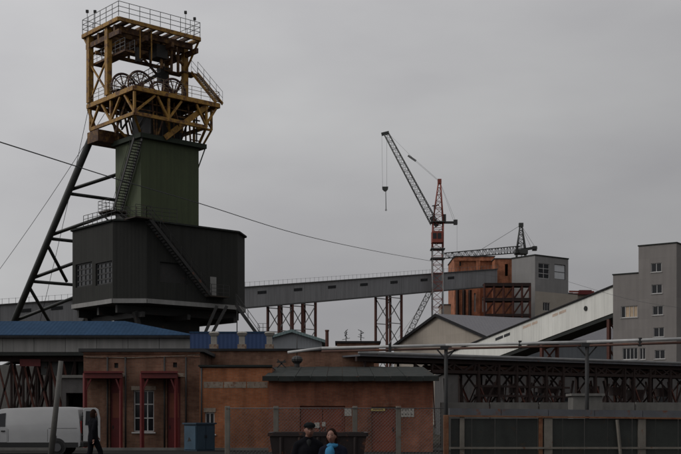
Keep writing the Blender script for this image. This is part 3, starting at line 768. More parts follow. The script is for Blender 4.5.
DC = 219.0
c1 = thing('tower_crane', 'tall red and grey tower crane with raised luffing jib, hook hanging at left', 'crane', G(437, DC))
part('base_block', MB().box(G(437, DC) - V(2.5, 2.5, 0), (1, 0, 0), (0, 1, 0), 5, 5, 1.2), 'concrete_dark', c1)
zt = W(437.5, 243, DC).z
lattice(c1, G(437.5, DC, 1.2), W(437.5, 248, DC), 2.0, 2.0, 20, 0.11, 'crane_grey', 'crane_red', 'mast', Vector((0, 1, 0)))
lattice(c1, W(437.5, 248, DC), W(438, 222, DC), 2.0, 1.9, 4, 0.12, 'crane_red', 'crane_red', 'slewing_mast', Vector((0, 1, 0)))
lattice(c1, W(438, 222, DC), W(439.5, 181, DC), 1.9, 0.35, 6, 0.11, 'crane_red', 'crane_red', 'tower_head', Vector((0, 1, 0)))
part('head_cap', MB().cbox(W(439.5, 181.5, DC), 0.7, 0.7, 0.9), 'crane_red', c1)
cab = part('cab', MB().cbox(W(437, 237.5, DC - 0.6), 2.1, 2.2, 2.2), 'crane_red', c1, bevel=0.08)
for px in (434.7, 439.4):
    part('pane', MB().box(W(px - 1.7, 238.5, DC - 1.75), (1, 0, 0), (0, 1, 0), 0.68, 0.03, 1.05), 'glass', cab)
for py in (249.5, 222.5, 259): part('platform', MB().cbox(W(437.5, py, DC), 2.7, 2.7, 0.18), 'crane_dark', c1)
jf, jt_ = W(434, 223, DC - 0.4), W(386.5, 134, DC - 0.4)
lattice(c1, jf, jt_, 1.3, 0.85, 24, 0.075, 'crane_steel', 'crane_steel', 'jib', Vector((0, 1, 0)))
part('jib_foot', MB().bar(W(437, 226, DC - .4), W(431, 217, DC - .4), 0.8, 0.7), 'crane_dark', c1)
part('jib_nose', MB().bar(W(381.5, 134.3, DC - .4), W(389, 132.5, DC - .4), 0.5, 0.55), 'crane_dark', c1)
beam(c1, 'counter_jib', W(437, 222.5, DC), W(457, 222.5, DC), 0.8, 'crane_dark', 0.35)
part('counterweight', MB().cbox(W(455.5, 222.3, DC), 0.7, 0.9, 0.9), 'crane_dark', c1)
beam(c1, 'service_mast', W(434.3, 223, DC), W(434.3, 205, DC), 0.18, 'crane_grey'); beam(c1, 'service_arm', W(432, 206, DC), W(439, 205, DC), 0.18, 'crane_dark')
part('winch', MB().cbox(W(444, 218, DC), 0.7, 1.0, 1.3), 'crane_dark', c1)
def line(parent, a, b, r=0.022, m='cable', nm='stay_rope'): return rod(parent, nm, a, b, r, m, n=4)
line(c1, W(439.5, 181, DC), W(412, 157, DC - .4)); line(c1, W(412, 157, DC - .4), W(388, 133, DC - .4)); line(c1, W(439.5, 182, DC), W(414, 160, DC - .4)); 
part('pulley_block', MB().bar(W(408, 155.5, DC - .4), W(416, 161, DC - .4), 0.25, 0.35), 'crane_grey', c1)
line(c1, W(440, 182, DC), W(456, 222, DC)); line(c1, W(440.5, 184, DC), W(454, 222, DC)); line(c1, W(457, 223, DC), W(457, 262, DC), 0.02)
for px in (381.8, 386.8): line(c1, W(px, 135, DC - .4), W(px + (0.8 if px < 384 else 0), 187, DC - .4), 0.025, nm='hoist_rope')
part('hook_block', MB().prism([W(382.2, 186.5, DC - .6), W(388.3, 186.5, DC - .6), W(388, 189, DC - .6), W(386.3, 191, DC - .6), W(384.3, 191, DC - .6), W(382.4, 189, DC - .6)], (0, 0.5, 0)), 'crane_dark', c1)
rod(c1, 'hook', W(385.7, 191, DC - .4), W(386, 209, DC - .4), 0.07, 'crane_dark', n=5)
mb = MB(); mb.ring(W(386, 210, DC - .4), (0, 1, 0), 0.13, 0.06, 12, 5); part('hook_ring', mb, 'crane_dark', c1)

bo = thing('crane_boom', 'pale lattice boom slanting down beneath the grey conveyor gallery', 'crane boom', G(398, 226))
bA, bB = W(431.5, 288, 226), W(409.5, 332, 226); bd = bB - bA; bE = bA + bd * ((bA.z - 0.4) / -bd.z)
lattice(bo, bA, bE, 0.9, 1.1, 30, 0.09, 'crane_grey', 'crane_grey', 'boom', Vector((0, 1, 0)))
line(bo, W(429, 296, 226), W(398, 338, 226), 0.03)

D2 = 262.0
c2 = thing('tower_crane', 'distant tower crane with level jib above the brick building', 'crane', G(521, D2))
part('base_block', MB().box(G(521, D2) - V(2.5, 2.5, 0), (1, 0, 0), (0, 1, 0), 5, 5, 1.2), 'concrete_dark', c2)
lattice(c2, G(521, D2, 1.2), W(521, 252, D2), 2.0, 2.0, 18, 0.11, 'crane_dark', 'crane_dark', 'mast', Vector((0, 1, 0)))
lattice(c2, W(521, 252, D2), W(521, 226, D2), 2.0, 0.5, 6, 0.13, 'crane_dark', 'crane_dark', 'tower_head', Vector((0, 1, 0)))
part('head_cap', MB().cbox(W(521, 225, D2), 1.0, 0.8, 0.9), 'crane_dark', c2)
lattice(c2, W(519, 249.5, D2), W(444, 255.8, D2 - 22), 1.5, 1.1, 24, 0.10, 'crane_dark', 'crane_dark', 'jib', Z)
beam(c2, 'counter_jib', W(521, 250, D2), W(536, 247.6, D2 + 2), 0.9, 'crane_dark', 0.6)
part('counterweight', MB().cbox(W(534.5, 248.5, D2 + 2), 1.0, 1.0, 1.0), 'crane_dark', c2)
part('turntable', MB().cbox(W(521, 252, D2), 2.8, 2.4, 1.1), 'crane_dark', c2)
line(c2, W(521, 225, D2), W(478, 251.5, D2 - 12), 0.04); line(c2, W(521, 225, D2), W(535, 247, D2 + 2), 0.04); line(c2, W(522, 228, D2), W(531, 247, D2 + 1), 0.035)

# ------------------------------------------------------------------ brick building behind, its steelwork and the grey block
bb = thing('brick_building', 'orange brick industrial building where the grey gallery ends', 'building', G(455, 240))
X = Vector((1, 0, 0)); Y = Vector((0, 1, 0))
O = G(454.5, 242.0); Wd = G(494.5, 242).x - O.x; Ht = W(0, 256.8, 242).z
hol = px_holes(O, X, [(463, 292, 466, 306), (474, 293, 478, 312), (482, 297, 487, 312), (458, 262, 461, 266)])
shell(bb, O, X, Y, Wd, 14, Ht, 'brick_far', hol, 'roof_felt', depth=0.5)
for i, h in enumerate(hol): window(bb, O, X, -Y, h, 1, 3, 'window_white' if i in (1, 2) else 'window_bars', 'glass_pale' if i in (1, 2) else 'glass', 0.4, 0.08, sill=False)
O2 = G(494.7, 237.5); W2 = G(513.5, 237.5).x - O2.x
shell(bb, O2, X, Y, W2, 18, W(0, 259, 237.5).z, 'brick_far', px_holes(O2, X, [(505, 264, 508, 276)]), 'roof_felt', depth=0.5)
for px in (455, 476, 494):
    part('pilaster', MB().box(G(px, 241.6), X, Y, 0.9, 0.38, Ht - 0.4), 'brick_far', bb)
part('cornice', MB().box(G(454.2, 241.55, Ht - 0.9), X, Y, Wd + 0.1, 0.43, 0.5), 'brick_far', bb)

sf = thing('steel_frame', 'dark red steel trestle frame standing before the brick building and grey block', 'steel frame', G(505, 226))
cols = [484.5, 494, 503.5, 513, 522, 530]
def sw(px, z, d=224.0): return G(px, d, z)
ztop = W(0, 284, 224).z
for d in (224.0, 226.8):
    for px in cols: beam(sf, 'column', sw(px, 0, d), sw(px, ztop, d), 0.32, 'rust_red')
    for py in (284, 299, 314):
        z = W(0, py, 224).z - 0.2
        beam(sf, 'beam', sw(cols[0], z, d - .05), sw(cols[-1] + 0.8, z, d - .05), 0.3, 'rust_dark', 0.45)
    for a, b in zip(cols, cols[1:]):
        for (p0, p1) in ((284, 299), (299, 314)):
            beam(sf, 'brace', sw(a, W(0, p1, 224).z, d + .1), sw(b, W(0, p0, 224).z - .4, d + .1), 0.16, 'rust_red')
for py in (284, 299):
    part('platform', MB().box(sw(cols[0], W(0, py, 224).z, 223.8), X, Y, sw(531, 0).x - sw(cols[0], 0).x, 3.3, 0.2), 'rust_dark', sf)
for px in (457.5, 464, 470):
    beam(sf, 'gallery_prop', G(px, 237.5), W(px, 290, 237.5), 0.5, 'rust_dark')

gb = thing('panel_block', 'light grey panel clad block with cream lower storey behind the white gallery', 'building', G(535, 228))
tl, tr = Vector((0.6, -0.8, 0)), Vector((0.8, 0.6, 0))
Cc = Vector((38.56, 228, 0)); Lp = Cc - tl * 6.4
zm, zt2 = W(0, 291, 228).z, W(0, 255.5, 228).z
up_o = lambda p: Vector((p.x, p.y, zm))
wA = [(538.5, 263.5, 549.5, 278.5), (554.5, 264.5, 565.5, 279.5)]
hr = px_holes(up_o(Cc), tr, wA)
facade(gb, up_o(Lp), tl, Vector((-0.8, -0.6, 0)), 6.4, zt2 - zm, 'block_grey', (), name='upper_wall')
facade(gb, up_o(Cc), tr, Vector((0.6, -0.8, 0)), 9.7, zt2 - zm, 'block_grey', hr, 0.3, 'upper_wall')
window(gb, up_o(Cc), tr, Vector((0.6, -0.8, 0)), hr[0], 2, 3, 'window_white', 'glass', 0.2, 0.09, sill=False)
window(gb, up_o(Cc), tr, Vector((0.6, -0.8, 0)), hr[1], 1, 2, 'window_bars', 'glass_pale', 0.2, 0.09, sill=False)
facade(gb, up_o(Cc + tr * 9.7), -tl, Vector((0.8, 0.6, 0)), 6.4, zt2 - zm, 'block_grey', (), name='upper_wall')
facade(gb, up_o(Lp + tr * 9.7), -tr, Vector((-0.6, 0.8, 0)), 9.7, zt2 - zm, 'block_grey', (), name='upper_wall')
part('roof', MB().box(up_o(Lp) - tl * .1 - tr * .1 + Z * (zt2 - zm), tl, tr, 6.6, 9.9, 0.25), 'flashing', gb)
hl = px_holes(Cc, tr, [(543, 302.5, 550, 311)])
facade(gb, Lp, tl, Vector((-0.8, -0.6, 0)), 6.4, zm - .002, 'block_grey', (), name='lower_wall')
facade(gb, Cc, tr, Vector((0.6, -0.8, 0)), 12.5, zm - .002, 'block_cream', hl, 0.3, 'lower_wall')
window(gb, Cc, tr, Vector((0.6, -0.8, 0)), hl[0], 3, 1, 'window_white', 'glass', 0.2, 0.08, sill=False)
facade(gb, Cc + tr * 12.5, -tl, Vector((0.8, 0.6, 0)), 6.4, zm - .002, 'block_cream', (), name='lower_wall')
part('ledge', MB().box(Vector((Cc.x, Cc.y, zm)) + tr * 9.72, tr, -tl, 2.8, 6.4, 0.2), 'roof_felt', gb)
ax_ = thing('cream_annex', 'cream annex with red pipework on its roof behind the white gallery', 'building', G(570, 244))
shell(ax_, G(566, 244), X, Y, G(610, 244).x - G(566, 244).x, 8, W(0, 294, 244).z, 'block_cream', (), 'roof_felt')
rp_ = MB().bar(W(569, 291.5, 243), W(594, 292, 243), 0.35).bar(W(569, 294, 243), W(594, 293, 243), 0.25)
part('roof_pipe', rp_, 'crane_red', ax_)
part('pipe_saddle', MB().cbox(W(585, 292.5, 243), 2.6, 1.2, 0.9), 'paint_red', ax_)
part('pipe_saddle', MB().cbox(W(570, 294.2, 244.5), 1.0, 1.2, 0.5), 'paint_red', ax_)
cm_ = thing('cream_shed', 'small cream shed glimpsed right behind the crane mast', 'shed', G(440, 250))
shell(cm_, G(441, 250), X, Y, G(456, 250).x - G(441, 250).x, 6, W(0, 305, 250).z, 'block_cream', (), 'roof_felt')

# ------------------------------------------------------------------ gabled hall
gh = thing('gabled_hall', 'wide cream gabled hall with slate grey roof below the cranes', 'building', G(440, 200))
er, el = W(488, 337.5, 188), W(394, 347.5, 215)
gdir = (Vector((el.x, el.y, 0)) - Vector((er.x, er.y, 0))).normalized()
rdir = Vector((gdir.y, -gdir.x, 0)); rdir = rdir if rdir.x > 0 else -rdir
GW = (Vector((el.x, el.y, 0)) - Vector((er.x, er.y, 0))).length; GL = 34.0
ez = (er.z + el.z) / 2
E0 = Vector((er.x, er.y, 0)); E1 = E0 + gdir * GW
mid = E0 + gdir * GW * 0.5; rz = EYE + (HZ - 315.5) * mid.y / F
part('gable_wall', MB().prism([E0, E0 + Z * ez, Vector((mid.x, mid.y, rz)), E1 + Z * ez, E1], rdir * 0.3), 'cream_panel', gh)
part('side_wall', MB().box(E0 + rdir * 0.302, rdir, gdir, GL - .302, 0.3, ez), 'hall_bluegrey', gh)
part('side_wall', MB().box(E1 - gdir * 0.3 + rdir * 0.302, rdir, gdir, GL - .302, 0.3, ez), 'cream_panel', gh)
part('rear_gable', MB().prism([E0 + rdir * GL, E0 + rdir * GL + Z * ez, Vector((mid.x, mid.y, rz)) + rdir * GL, E1 + rdir * GL + Z * ez, E1 + rdir * GL], rdir * 0.3), 'cream_panel', gh)
def slope(pa, pb, nm):
    a = Vector(pa) - rdir * 0.5; b = Vector(pb) - rdir * 0.5; L_ = rdir * (GL + 1.2)
    ov = (a - b).normalized() * 0.5; a = a + ov
    u_ = Z * 0.28; e = Z * 0.02
    part(nm, MB().hexa([a + e, b + e, b + e + L_, a + e + L_, a + u_, b + u_, b + u_ + L_, a + u_ + L_]), 'roof_slate_grey', gh)
    part('verge_board', MB().hexa([a - rdir * .1 - Z * .2, b - rdir * .1 - Z * .2, b - rdir * .004 - Z * .2, a - rdir * .004 - Z * .2, a - rdir * .1 + Z * .3, b - rdir * .1 + Z * .3, b - rdir * .004 + Z * .3, a - rdir * .004 + Z * .3]), 'flash_dark', gh)
top = Vector((mid.x, mid.y, rz))
slope(E0 + Z * ez, top, 'roof_slope'); slope(E1 + Z * ez, top, 'roof_slope')

# ------------------------------------------------------------------ white inclined gallery
wg = thing('inclined_gallery', 'white clad inclined conveyor gallery climbing to the grey stair tower', 'conveyor', G(600, 140))
gR = W(614.5, 286.2, 144.5); gL = W(436, 358.8, 183)
gt = (gL - gR); gL2 = gR + gt
hd_ = Vector((gt.x, gt.y, 0)).normalized(); gn = Vector((hd_.y, -hd_.x, 0)); gn = gn if gn.y < 0 else -gn
GH, GWd = 3.3, 3.2
def gp_(s, dz=0.0, dn=0.0): return gR + gt * s + Z * dz + gn * dn
for k in range(22):
    s0, s1 = k / 22, (k + 1) / 22 - 0.0004
    part('side_panel', MB().hexa([gp_(s0, -GH), gp_(s1, -GH), gp_(s1, -GH, -.12), gp_(s0, -GH, -.12), gp_(s0), gp_(s1), gp_(s1, 0, -.12), gp_(s0, 0, -.12)]), 'white_sheet', wg)
part('rear_wall', MB().hexa([gp_(0, -GH, -GWd), gp_(1, -GH, -GWd), gp_(1, -GH, -GWd - .1), gp_(0, -GH, -GWd - .1), gp_(0, 0, -GWd), gp_(1, 0, -GWd), gp_(1, 0, -GWd - .1), gp_(0, 0, -GWd - .1)]), 'white_sheet', wg)
part('roof', MB().hexa([gp_(0, .01, .2), gp_(1, .01, .2), gp_(1, .01, -GWd - .3), gp_(0, .01, -GWd - .3), gp_(0, .2, .2), gp_(1, .2, .2), gp_(1, .2, -GWd - .3), gp_(0, .2, -GWd - .3)]), 'flash_dark', wg)
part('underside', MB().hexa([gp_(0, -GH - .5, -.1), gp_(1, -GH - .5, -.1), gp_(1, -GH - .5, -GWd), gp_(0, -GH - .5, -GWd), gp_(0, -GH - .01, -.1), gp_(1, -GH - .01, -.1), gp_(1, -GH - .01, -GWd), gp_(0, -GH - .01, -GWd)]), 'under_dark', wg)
def g_s(px):
    k = (px - 340.5) / F
    return (k * gR.y - gR.x) / (gt.x - k * gt.y)
def patch(parent, nm, px0, px1, f0_, f1_, m, d=0.03):
    s0, s1 = g_s(px0), g_s(px1)
    return part(nm, MB().hexa([gp_(s0, -GH * f1_, d), gp_(s1, -GH * f1_, d), gp_(s1, -GH * f1_, .004), gp_(s0, -GH * f1_, .004), gp_(s0, -GH * f0_, d), gp_(s1, -GH * f0_, d), gp_(s1, -GH * f0_, .004), gp_(s0, -GH * f0_, .004)]), m, parent)
wnd = patch(wg, 'window', 495.5, 503, 0.16, 0.28, 'window_bars'); patch(wnd, 'pane', 496, 502.5, 0.18, 0.26, 'glass', 0.045)
wnd = patch(wg, 'window', 504, 510, 0.16, 0.28, 'window_bars'); patch(wnd, 'pane', 504.5, 509.5, 0.18, 0.26, 'glass', 0.045)
mat('faded_red', (0.46, 0.36, 0.29), 0.8, var=0.35, scale=1.6)
for a, b in ((523, 531), (532, 537.5), (552.5, 558), (559, 566)):
    patch(wg, 'faded_lettering', a, b, 0.13, 0.24, 'faded_red', 0.012)
hc = gp_(g_s(586), -GH * 0.42, 0.02)
part('round_port', MB().tube(hc, hc + gn * 0.1, 0.32, n=14), 'under_dark', wg)
for px in (607, 468, 540):
    p = gp_(g_s(px), -GH - .5, -0.3)
    for dn in (0.0, -2.6):
        q_ = p + gn * dn; beam(wg, 'support_leg', Vector((q_.x, q_.y, 0)), q_, 0.4, 'rust_red')
    a, b = p, p + gn * -2.6
    for k in range(4):
        z0, z1 = p.z * k / 4, p.z * (k + 1) / 4 - .2
        beam(wg, 'support_brace', V(a.x, a.y, z0), V(b.x, b.y, z1), 0.18, 'rust_red'); beam(wg, 'support_brace', V(b.x, b.y, z0), V(a.x, a.y, z1), 0.18, 'rust_red')

# ------------------------------------------------------------------ grey stair tower at the right
rt = thing('stair_tower', 'stepped grey panel clad tower with small white framed windows at right', 'building', G(640, 139))
Or = G(613, 140.0); ttr = Vector((0.814, -0.581, 0)); btr = Vector((0.581, 0.814, 0))
kk = (638.5 - 340.5) / F; sA = (kk * Or.y - Or.x) / (ttr.x - kk * ttr.y)
kk = (676.5 - 340.5) / F; sB = (kk * Or.y - Or.x) / (ttr.x - kk * ttr.y)
h1 = EYE + (HZ - 274.3) * (Or.y + ttr.y * sA / 2) / F; h2 = EYE + (HZ - 244.8) * (Or.y + ttr.y * (sA + sB) / 2) / F
Ot = Or + ttr * (sA + 0.004)
hA = px_holes(Or, ttr, [(621, 306, 637.5, 317.5), (622.5, 348, 637.5, 359.5)])
hB = px_holes(Ot, ttr, [(651, 263, 661.5, 272), (651.5, 284.5, 662, 293.5), (652.5, 306, 663, 315), (653.5, 327.5, 664, 337), (654.5, 350, 665, 359), (639.5, 348, 645.5, 359.5)])
facade(rt, Or, ttr, -btr, sA, h1, 'panel_grey', hA, 0.3, 'lower_front_wall')
facade(rt, Or + btr * 9, -btr, -ttr, 9, h1, 'panel_grey', (), 0.3, 'lower_side_wall')
part('lower_roof', MB().box(Or - ttr * .08 - btr * .08 + Z * h1, ttr, btr, sA + .07, 9.1, 0.14), 'flashing', rt)
facade(rt, Ot, ttr, -btr, sB - sA, h2, 'panel_grey', hB, 0.3, 'tall_front_wall')
facade(rt, Ot + btr * 9 + Z * (h1 + .15), -btr, -ttr, 9, h2 - h1 - .15, 'panel_grey', (), 0.3, 'tall_side_wall')
Oe = Ot + ttr * (sB - sA)
facade(rt, Oe, btr, ttr, 9, h2, 'panel_grey', [(3.6, h2 - 4.6, 5.0, h2 - 3.4), (3.6, h2 - 7.4, 5.0, h2 - 6.2)], 0.3, 'tall_side_wall')
for h in ((3.6, h2 - 4.6, 5.0, h2 - 3.4), (3.6, h2 - 7.4, 5.0, h2 - 6.2)): window(rt, Oe, btr, ttr, h, 2, 1)
facade(rt, Or + ttr * sB + btr * 9, -ttr, btr, sB, h1, 'panel_grey', (), 0.3, 'rear_wall')
facade(rt, Or + ttr * sB + btr * 9 + Z * h1, -ttr, btr, sB - sA, h2 - h1, 'panel_grey', (), 0.3, 'rear_wall')
part('tall_roof', MB().box(Ot - ttr * .08 - btr * .08 + Z * h2, ttr, btr, sB - sA + .16, 9.16, 0.14), 'flashing', rt)
window(rt, Or, ttr, -btr, hA[0], 4, 1, curtains=0.65); window(rt, Or, ttr, -btr, hA[1], 4, 1)
for h in hB[:5]: window(rt, Ot, ttr, -btr, h, 2, 1)
window(rt, Ot, ttr, -btr, hB[5], 2, 1)

# blue-grey hall under the white gallery, and low yard buildings
yb = thing('yard_building', 'long low dark grey yard building behind the rusty pipe rack', 'building', G(450, 92))
O = G(444, 92)
hs_ = px_holes(O, X, [(494, 387, 500, 399), (535, 392, 548, 402), (560, 393, 570, 402), (655, 388, 668, 402)])
shell(yb, O, X, Y, 26, 9, W(0, 374, 92).z, 'concrete_dark', hs_, 'roof_felt')
for h in hs_: window(yb, O, X, -Y, h, 2, 1, 'window_bars', 'glass', 0.15, 0.05)
cb = thing('concrete_wall', 'low pale concrete yard wall just above the right fence beam', 'wall', G(448, 58))
for k in range(9):
    a = G(441, 57).x + k * 2.52
    part('wall_panel', MB().box((a, 57 + 0.4 * k, 0), (0.988, 0.156, 0), (-0.156, 0.988, 0), 2.46, 0.14, W(0, 402.5 - k * 0.1, 57).z), 'concrete', cb)
kb2 = thing('utility_hut', 'small flat roofed concrete hut beneath the pipe rack at right', 'hut', G(587, 56))
shell(kb2, G(573, 55.5), X, Y, 1.42, 1.2, W(0, 396, 55.5).z, 'concrete', (), 'concrete', over=0.1, rt=0.12)

# ------------------------------------------------------------------ rusty pipe rack at the right
pr = thing('pipe_rack', 'rusty lattice pipe rack crossing behind the right hand fence', 'pipe rack', G(460, 64))
rA, rB = W(356, 357.0, 60), W(700, 367.5, 77)
def pk(s, dz=0.0, dn=0.0):
    p = rA.lerp(rB, s); d = (rB - rA); n = Vector((d.y, -d.x, 0)).normalized()
    return p + Z * dz + n * dn
for dn in (0, -1.5):
    beam(pr, 'top_girder', pk(0, -.1, dn), pk(1, -.1, dn), 0.16, 'rust_dark', 0.24)
    beam(pr, 'bottom_girder', pk(0.18, -.66, dn), pk(1, -.66, dn), 0.12, 'rust_dark', 0.18)
    nb = 30
    for k in range(nb):
        s0, s1 = 0.18 + 0.82 * k / nb, 0.18 + 0.82 * (k + 1) / nb
        beam(pr, 'truss_web', pk(s0, -.6, dn), pk(s1, -.2, dn) if k % 2 else pk(s0 + (s1 - s0) * .1, -.2, dn), 0.11, 'rust_dark')
        if k % 4 != 3: beam(pr, 'truss_web', pk(s1, -.6, dn), pk(s0, -.2, dn), 0.09, 'rust_dark')
part('walkway', MB().hexa([pk(0, .03, .35), pk(1, .03, .35), pk(1, .03, -1.8), pk(0, .03, -1.8), pk(0, .12, .35), pk(1, .12, .35), pk(1, .12, -1.8), pk(0, .12, -1.8)]), 'rail_beam', pr)
dR = (rB - rA); dR = Vector((dR.x, dR.y, 0)).normalized()
for i, s in enumerate((0.02, 0.14, 0.30, 0.355, 0.405, 0.44, 0.49, 0.54, 0.64, 0.735, 0.765, 0.82, 0.89, 0.96)):
    pts = []
    for dn in (0, -1.5):
        p = pk(s, -.2, dn); foot = Vector((p.x, p.y, 0))
        if s > 0.2: beam(pr, 'leg', foot, p, 0.17, 'rust_dark')
        else: beam(pr, 'leg', foot, p, 0.1, 'rust_dark')
        pts.append((foot, p))
        if s > 0.2 and i % 2 == 0:
            beam(pr, 'leg_brace', foot + dR * 1.3 + Z * 1.2, p - Z * 1.0, 0.09, 'rust_red'); beam(pr, 'leg_brace', foot + Z * 1.2, p + dR * 1.3 - Z * 1.0, 0.09, 'rust_dark')
    if s > 0.2:
        (f0_, p0), (f1_, p1) = pts
        for k in range(3):
            z0, z1 = p0.z * k / 3, p0.z * (k + 1) / 3
            beam(pr, 'leg_brace', V(f0_.x, f0_.y, z0), V(f1_.x, f1_.y, z1 - .1), 0.08, 'rust_dark'); beam(pr, 'leg_brace', V(f1_.x, f1_.y, z0), V(f0_.x, f0_.y, z1 - .1), 0.08, 'rust_dark')
for j, (dn, dz, r) in enumerate(((-0.4, -0.40, 0.13), (-1.0, -0.42, 0.15))):
    solo('rack_pipe', ('slim pipe slung in front under the rusty pipe rack', 'thicker pipe slung behind under the rusty pipe rack')[j], 'pipe',
         MB().tube(pk(0.19, dz, dn), pk(0.99, dz, dn), r, n=10), 'pipe_rust', pk(0.19, dz, dn), smooth=True)

for i in range(26):
    s = 0.2 + 0.78 * (i + random.random() * .8) / 26; dn = random.uniform(-1.4, -.1)
    a = pk(s, -1.0, dn); b = a + dR * random.uniform(-1.0, 1.0); b.z = random.uniform(0.6, 1.8)
    beam(pr, 'raking_strut', a, b, random.uniform(.05, .10), 'rust_dark' if i % 3 else 'rust_red')
for s in (0.36, 0.43, 0.52, 0.66, 0.74, 0.80, 0.9):
    p = pk(s, -1.0, -.7); part('valve_box', MB().cbox(p - Z * random.uniform(.5, .9), random.uniform(.5, 1.4), .6, random.uniform(.3, .7), .25), 'rust_dark', pr)
for z in (2.75, 3.3): beam(pr, 'low_girder', V(pk(0.29).x, pk(0.29).y, z), V(pk(0.56).x, pk(0.56).y, z), 0.12, 'rust_dark')
solo('rack_lit_edge', 'added pale tube painting the lit top edge of the rusty pipe rack', 'pipe', MB().tube(pk(0, .215, .25), pk(1, .215, .25), 0.095, n=10), 'lit_edge_grey', pk(0, .215, .25), smooth=True)  # walkway's lit top edge, put in as a pale tube
# high pipe on slim poles
hp = thing('overhead_pipe', 'pale lagged pipe over a thin rusty one on slim dark posts', 'pipe', G(446, 42))
pA, pB, pM = W(300, 350.5, 46.2), W(690, 338.6, 39.6), W(446, 345.3, 43.4)
pts = [W(288, 352.5, 46.6), W(322, 348.2, 46), pM, W(587, 342.1, 41.2), pB]
part('lagged_pipe', MB().poly(pts, 0.058, 10), 'pipe_pale', hp, smooth=True)
part('rusty_pipe', MB().poly([p - Z * 0.13 - Y * 0.02 for p in pts[1:]], 0.045, 8), 'pipe_rust', hp, smooth=True)
for px, D in ((446, 43.4), (587, 41.2)):
    t_ = W(px, 346.5 if px < 500 else 343.5, D)
    rod(hp, 'post', G(px, D), t_, 0.075, 'pole_dark', 0.07, 10)
    part('post_head', MB().cbox(t_ - Z * 0.05, 0.42, 0.2, 0.14), 'pole_dark', hp)
    part('bracket', MB().bar(t_ - Z * .5, t_ + V(0.35, 0, -.1), 0.05).bar(t_ - Z * .5, t_ + V(-0.35, 0, -.1), 0.05), 'pole_dark', hp)
for px in (390, 520, 640):
    D = 43.4 + (px - 446) * (41.2 - 43.4) / 141; part('pipe_clamp', MB().cbox(W(px, 346.5 - (px - 446) * 0.0227, D), 0.1, 0.16, 0.3), 'pole_dark', hp)

# ------------------------------------------------------------------ blue roofed gallery at the left
bl = thing('blue_roofed_gallery', 'raised beige gallery with blue sheet roof behind the left brick building', 'building', G(60, 95))
D0 = 95.0; x0, x1 = G(-60, D0).x, G(191, D0).x; zb, ze, zr = W(0, 352, D0).z, W(0, 336.5, D0).z, W(0, 322.5, D0 + 4).z
npn = 8
for k in range(npn):
    a = x0 + (x1 - x0) * k / npn
    part('wall_panel', MB().box((a, D0, zb), X, Y, (x1 - x0) / npn - 0.03, 0.15, ze - zb), 'panel_beige', bl)
part('end_wall', MB().box((x1 - .15, D0 + .152, zb), X, Y, 0.15, 8, ze - zb), 'panel_beige', bl)
part('rear_wall', MB().box((x0, D0 + 8.2, zb), X, Y, x1 - x0, 0.15, ze - zb), 'panel_beige', bl)
part('floor', MB().box((x0, D0, zb - .3), X, Y, x1 - x0, 8.3, 0.29), 'under_dark', bl)
hip = G(125, D0 + 4).x
ev = 0.35
roof_f = MB().prism([V(x0, D0 - ev, ze), V(x1 + ev, D0 - ev, ze), V(hip, D0 + 4, zr), V(x0, D0 + 4, zr)], (0, 0, 0.12))
part('roof_slope', roof_f, 'blue_roof', bl)
part('roof_slope', MB().prism([V(x0, D0 + 8.5, ze), V(x1 + ev, D0 + 8.5, ze), V(hip, D0 + 4, zr), V(x0, D0 + 4, zr)], (0, 0, 0.12)), 'blue_roof', bl)
part('hip_slope', MB().prism([V(x1 + ev, D0 - ev, ze), V(x1 + ev, D0 + 8.5, ze), V(hip, D0 + 4, zr)], (0, 0, 0.12)), 'blue_roof', bl)
part('eave_gutter', MB().box((x0, D0 - ev - .12, ze - .14), X, Y, x1 - x0 + ev, 0.11, 0.2), 'flash_dark', bl)
lt = thing('left_trestle', 'rust red braced steel trestle carrying the blue roofed gallery', 'trestle', G(30, 96))
lpx = [-6, 8, 20, 33, 47, 60, 72]
for d in (D0 + 1.0, D0 + 6.0):
    for px in lpx:
        x = G(px, D0).x; beam(lt, 'leg', V(x, d, 0), V(x, d, zb - .3), 0.17, 'rust_dark')
    for a, b in zip(lpx, lpx[1:]):
        xa, xb = G(a, D0).x, G(b, D0).x
        beam(lt, 'brace', V(xa, d, 1.5), V(xb, d, zb - .8), 0.14, 'rust_dark'); beam(lt, 'brace', V(xb, d, 1.5), V(xa, d, zb - .8), 0.14, 'rust_red')
    beam(lt, 'tie_beam', V(G(-8, D0).x, d, zb - .55), V(G(82, D0).x, d, zb - .55), 0.22, 'rust_dark', 0.4)
    for a, b in ((17, 38),):
        part('gusset_plate', MB().box(V(G(a, D0).x, d - .2, zb - 1.15), X, Y, G(b, D0).x - G(a, D0).x, 0.06, 0.6), 'paint_red', lt)
for k, (px, py, w_, h_) in enumerate(((41, 362, 0.5, 1.6), (52, 366, 0.7, 1.2), (64, 360, 1.2, 2.6), (74, 362, 1.3, 2.4), (30, 357, 1.0, 0.8))):
    part('pipe_hanger', MB().box(W(px, py + h_ * 8, D0 + 2), X, Y, w_, 0.8, h_), ('crane_grey', 'crane_grey', 'under_dark', 'under_dark', 'green_dark')[k], lt)
lw = thing('backing_wall', 'dull grey rendered wall behind the left steel trestle', 'wall', G(20, 112))
for k in range(6):
    part('wall_panel', MB().box((G(-30, 112).x + k * 2.5, 112, 0), X, Y, 2.46, 0.2, W(0, 365, 112).z), 'concrete', lw)
lb = thing('grey_shed', 'low grey shed with dark opening behind the white van', 'shed', G(70, 75))
shell(lb, G(62, 72), X, Y, 1.75, 3, W(0, 378, 72).z, 'concrete_dark', px_holes(G(62, 72), X, [(66, 393, 84, 420)]), 'concrete', depth=0.8)

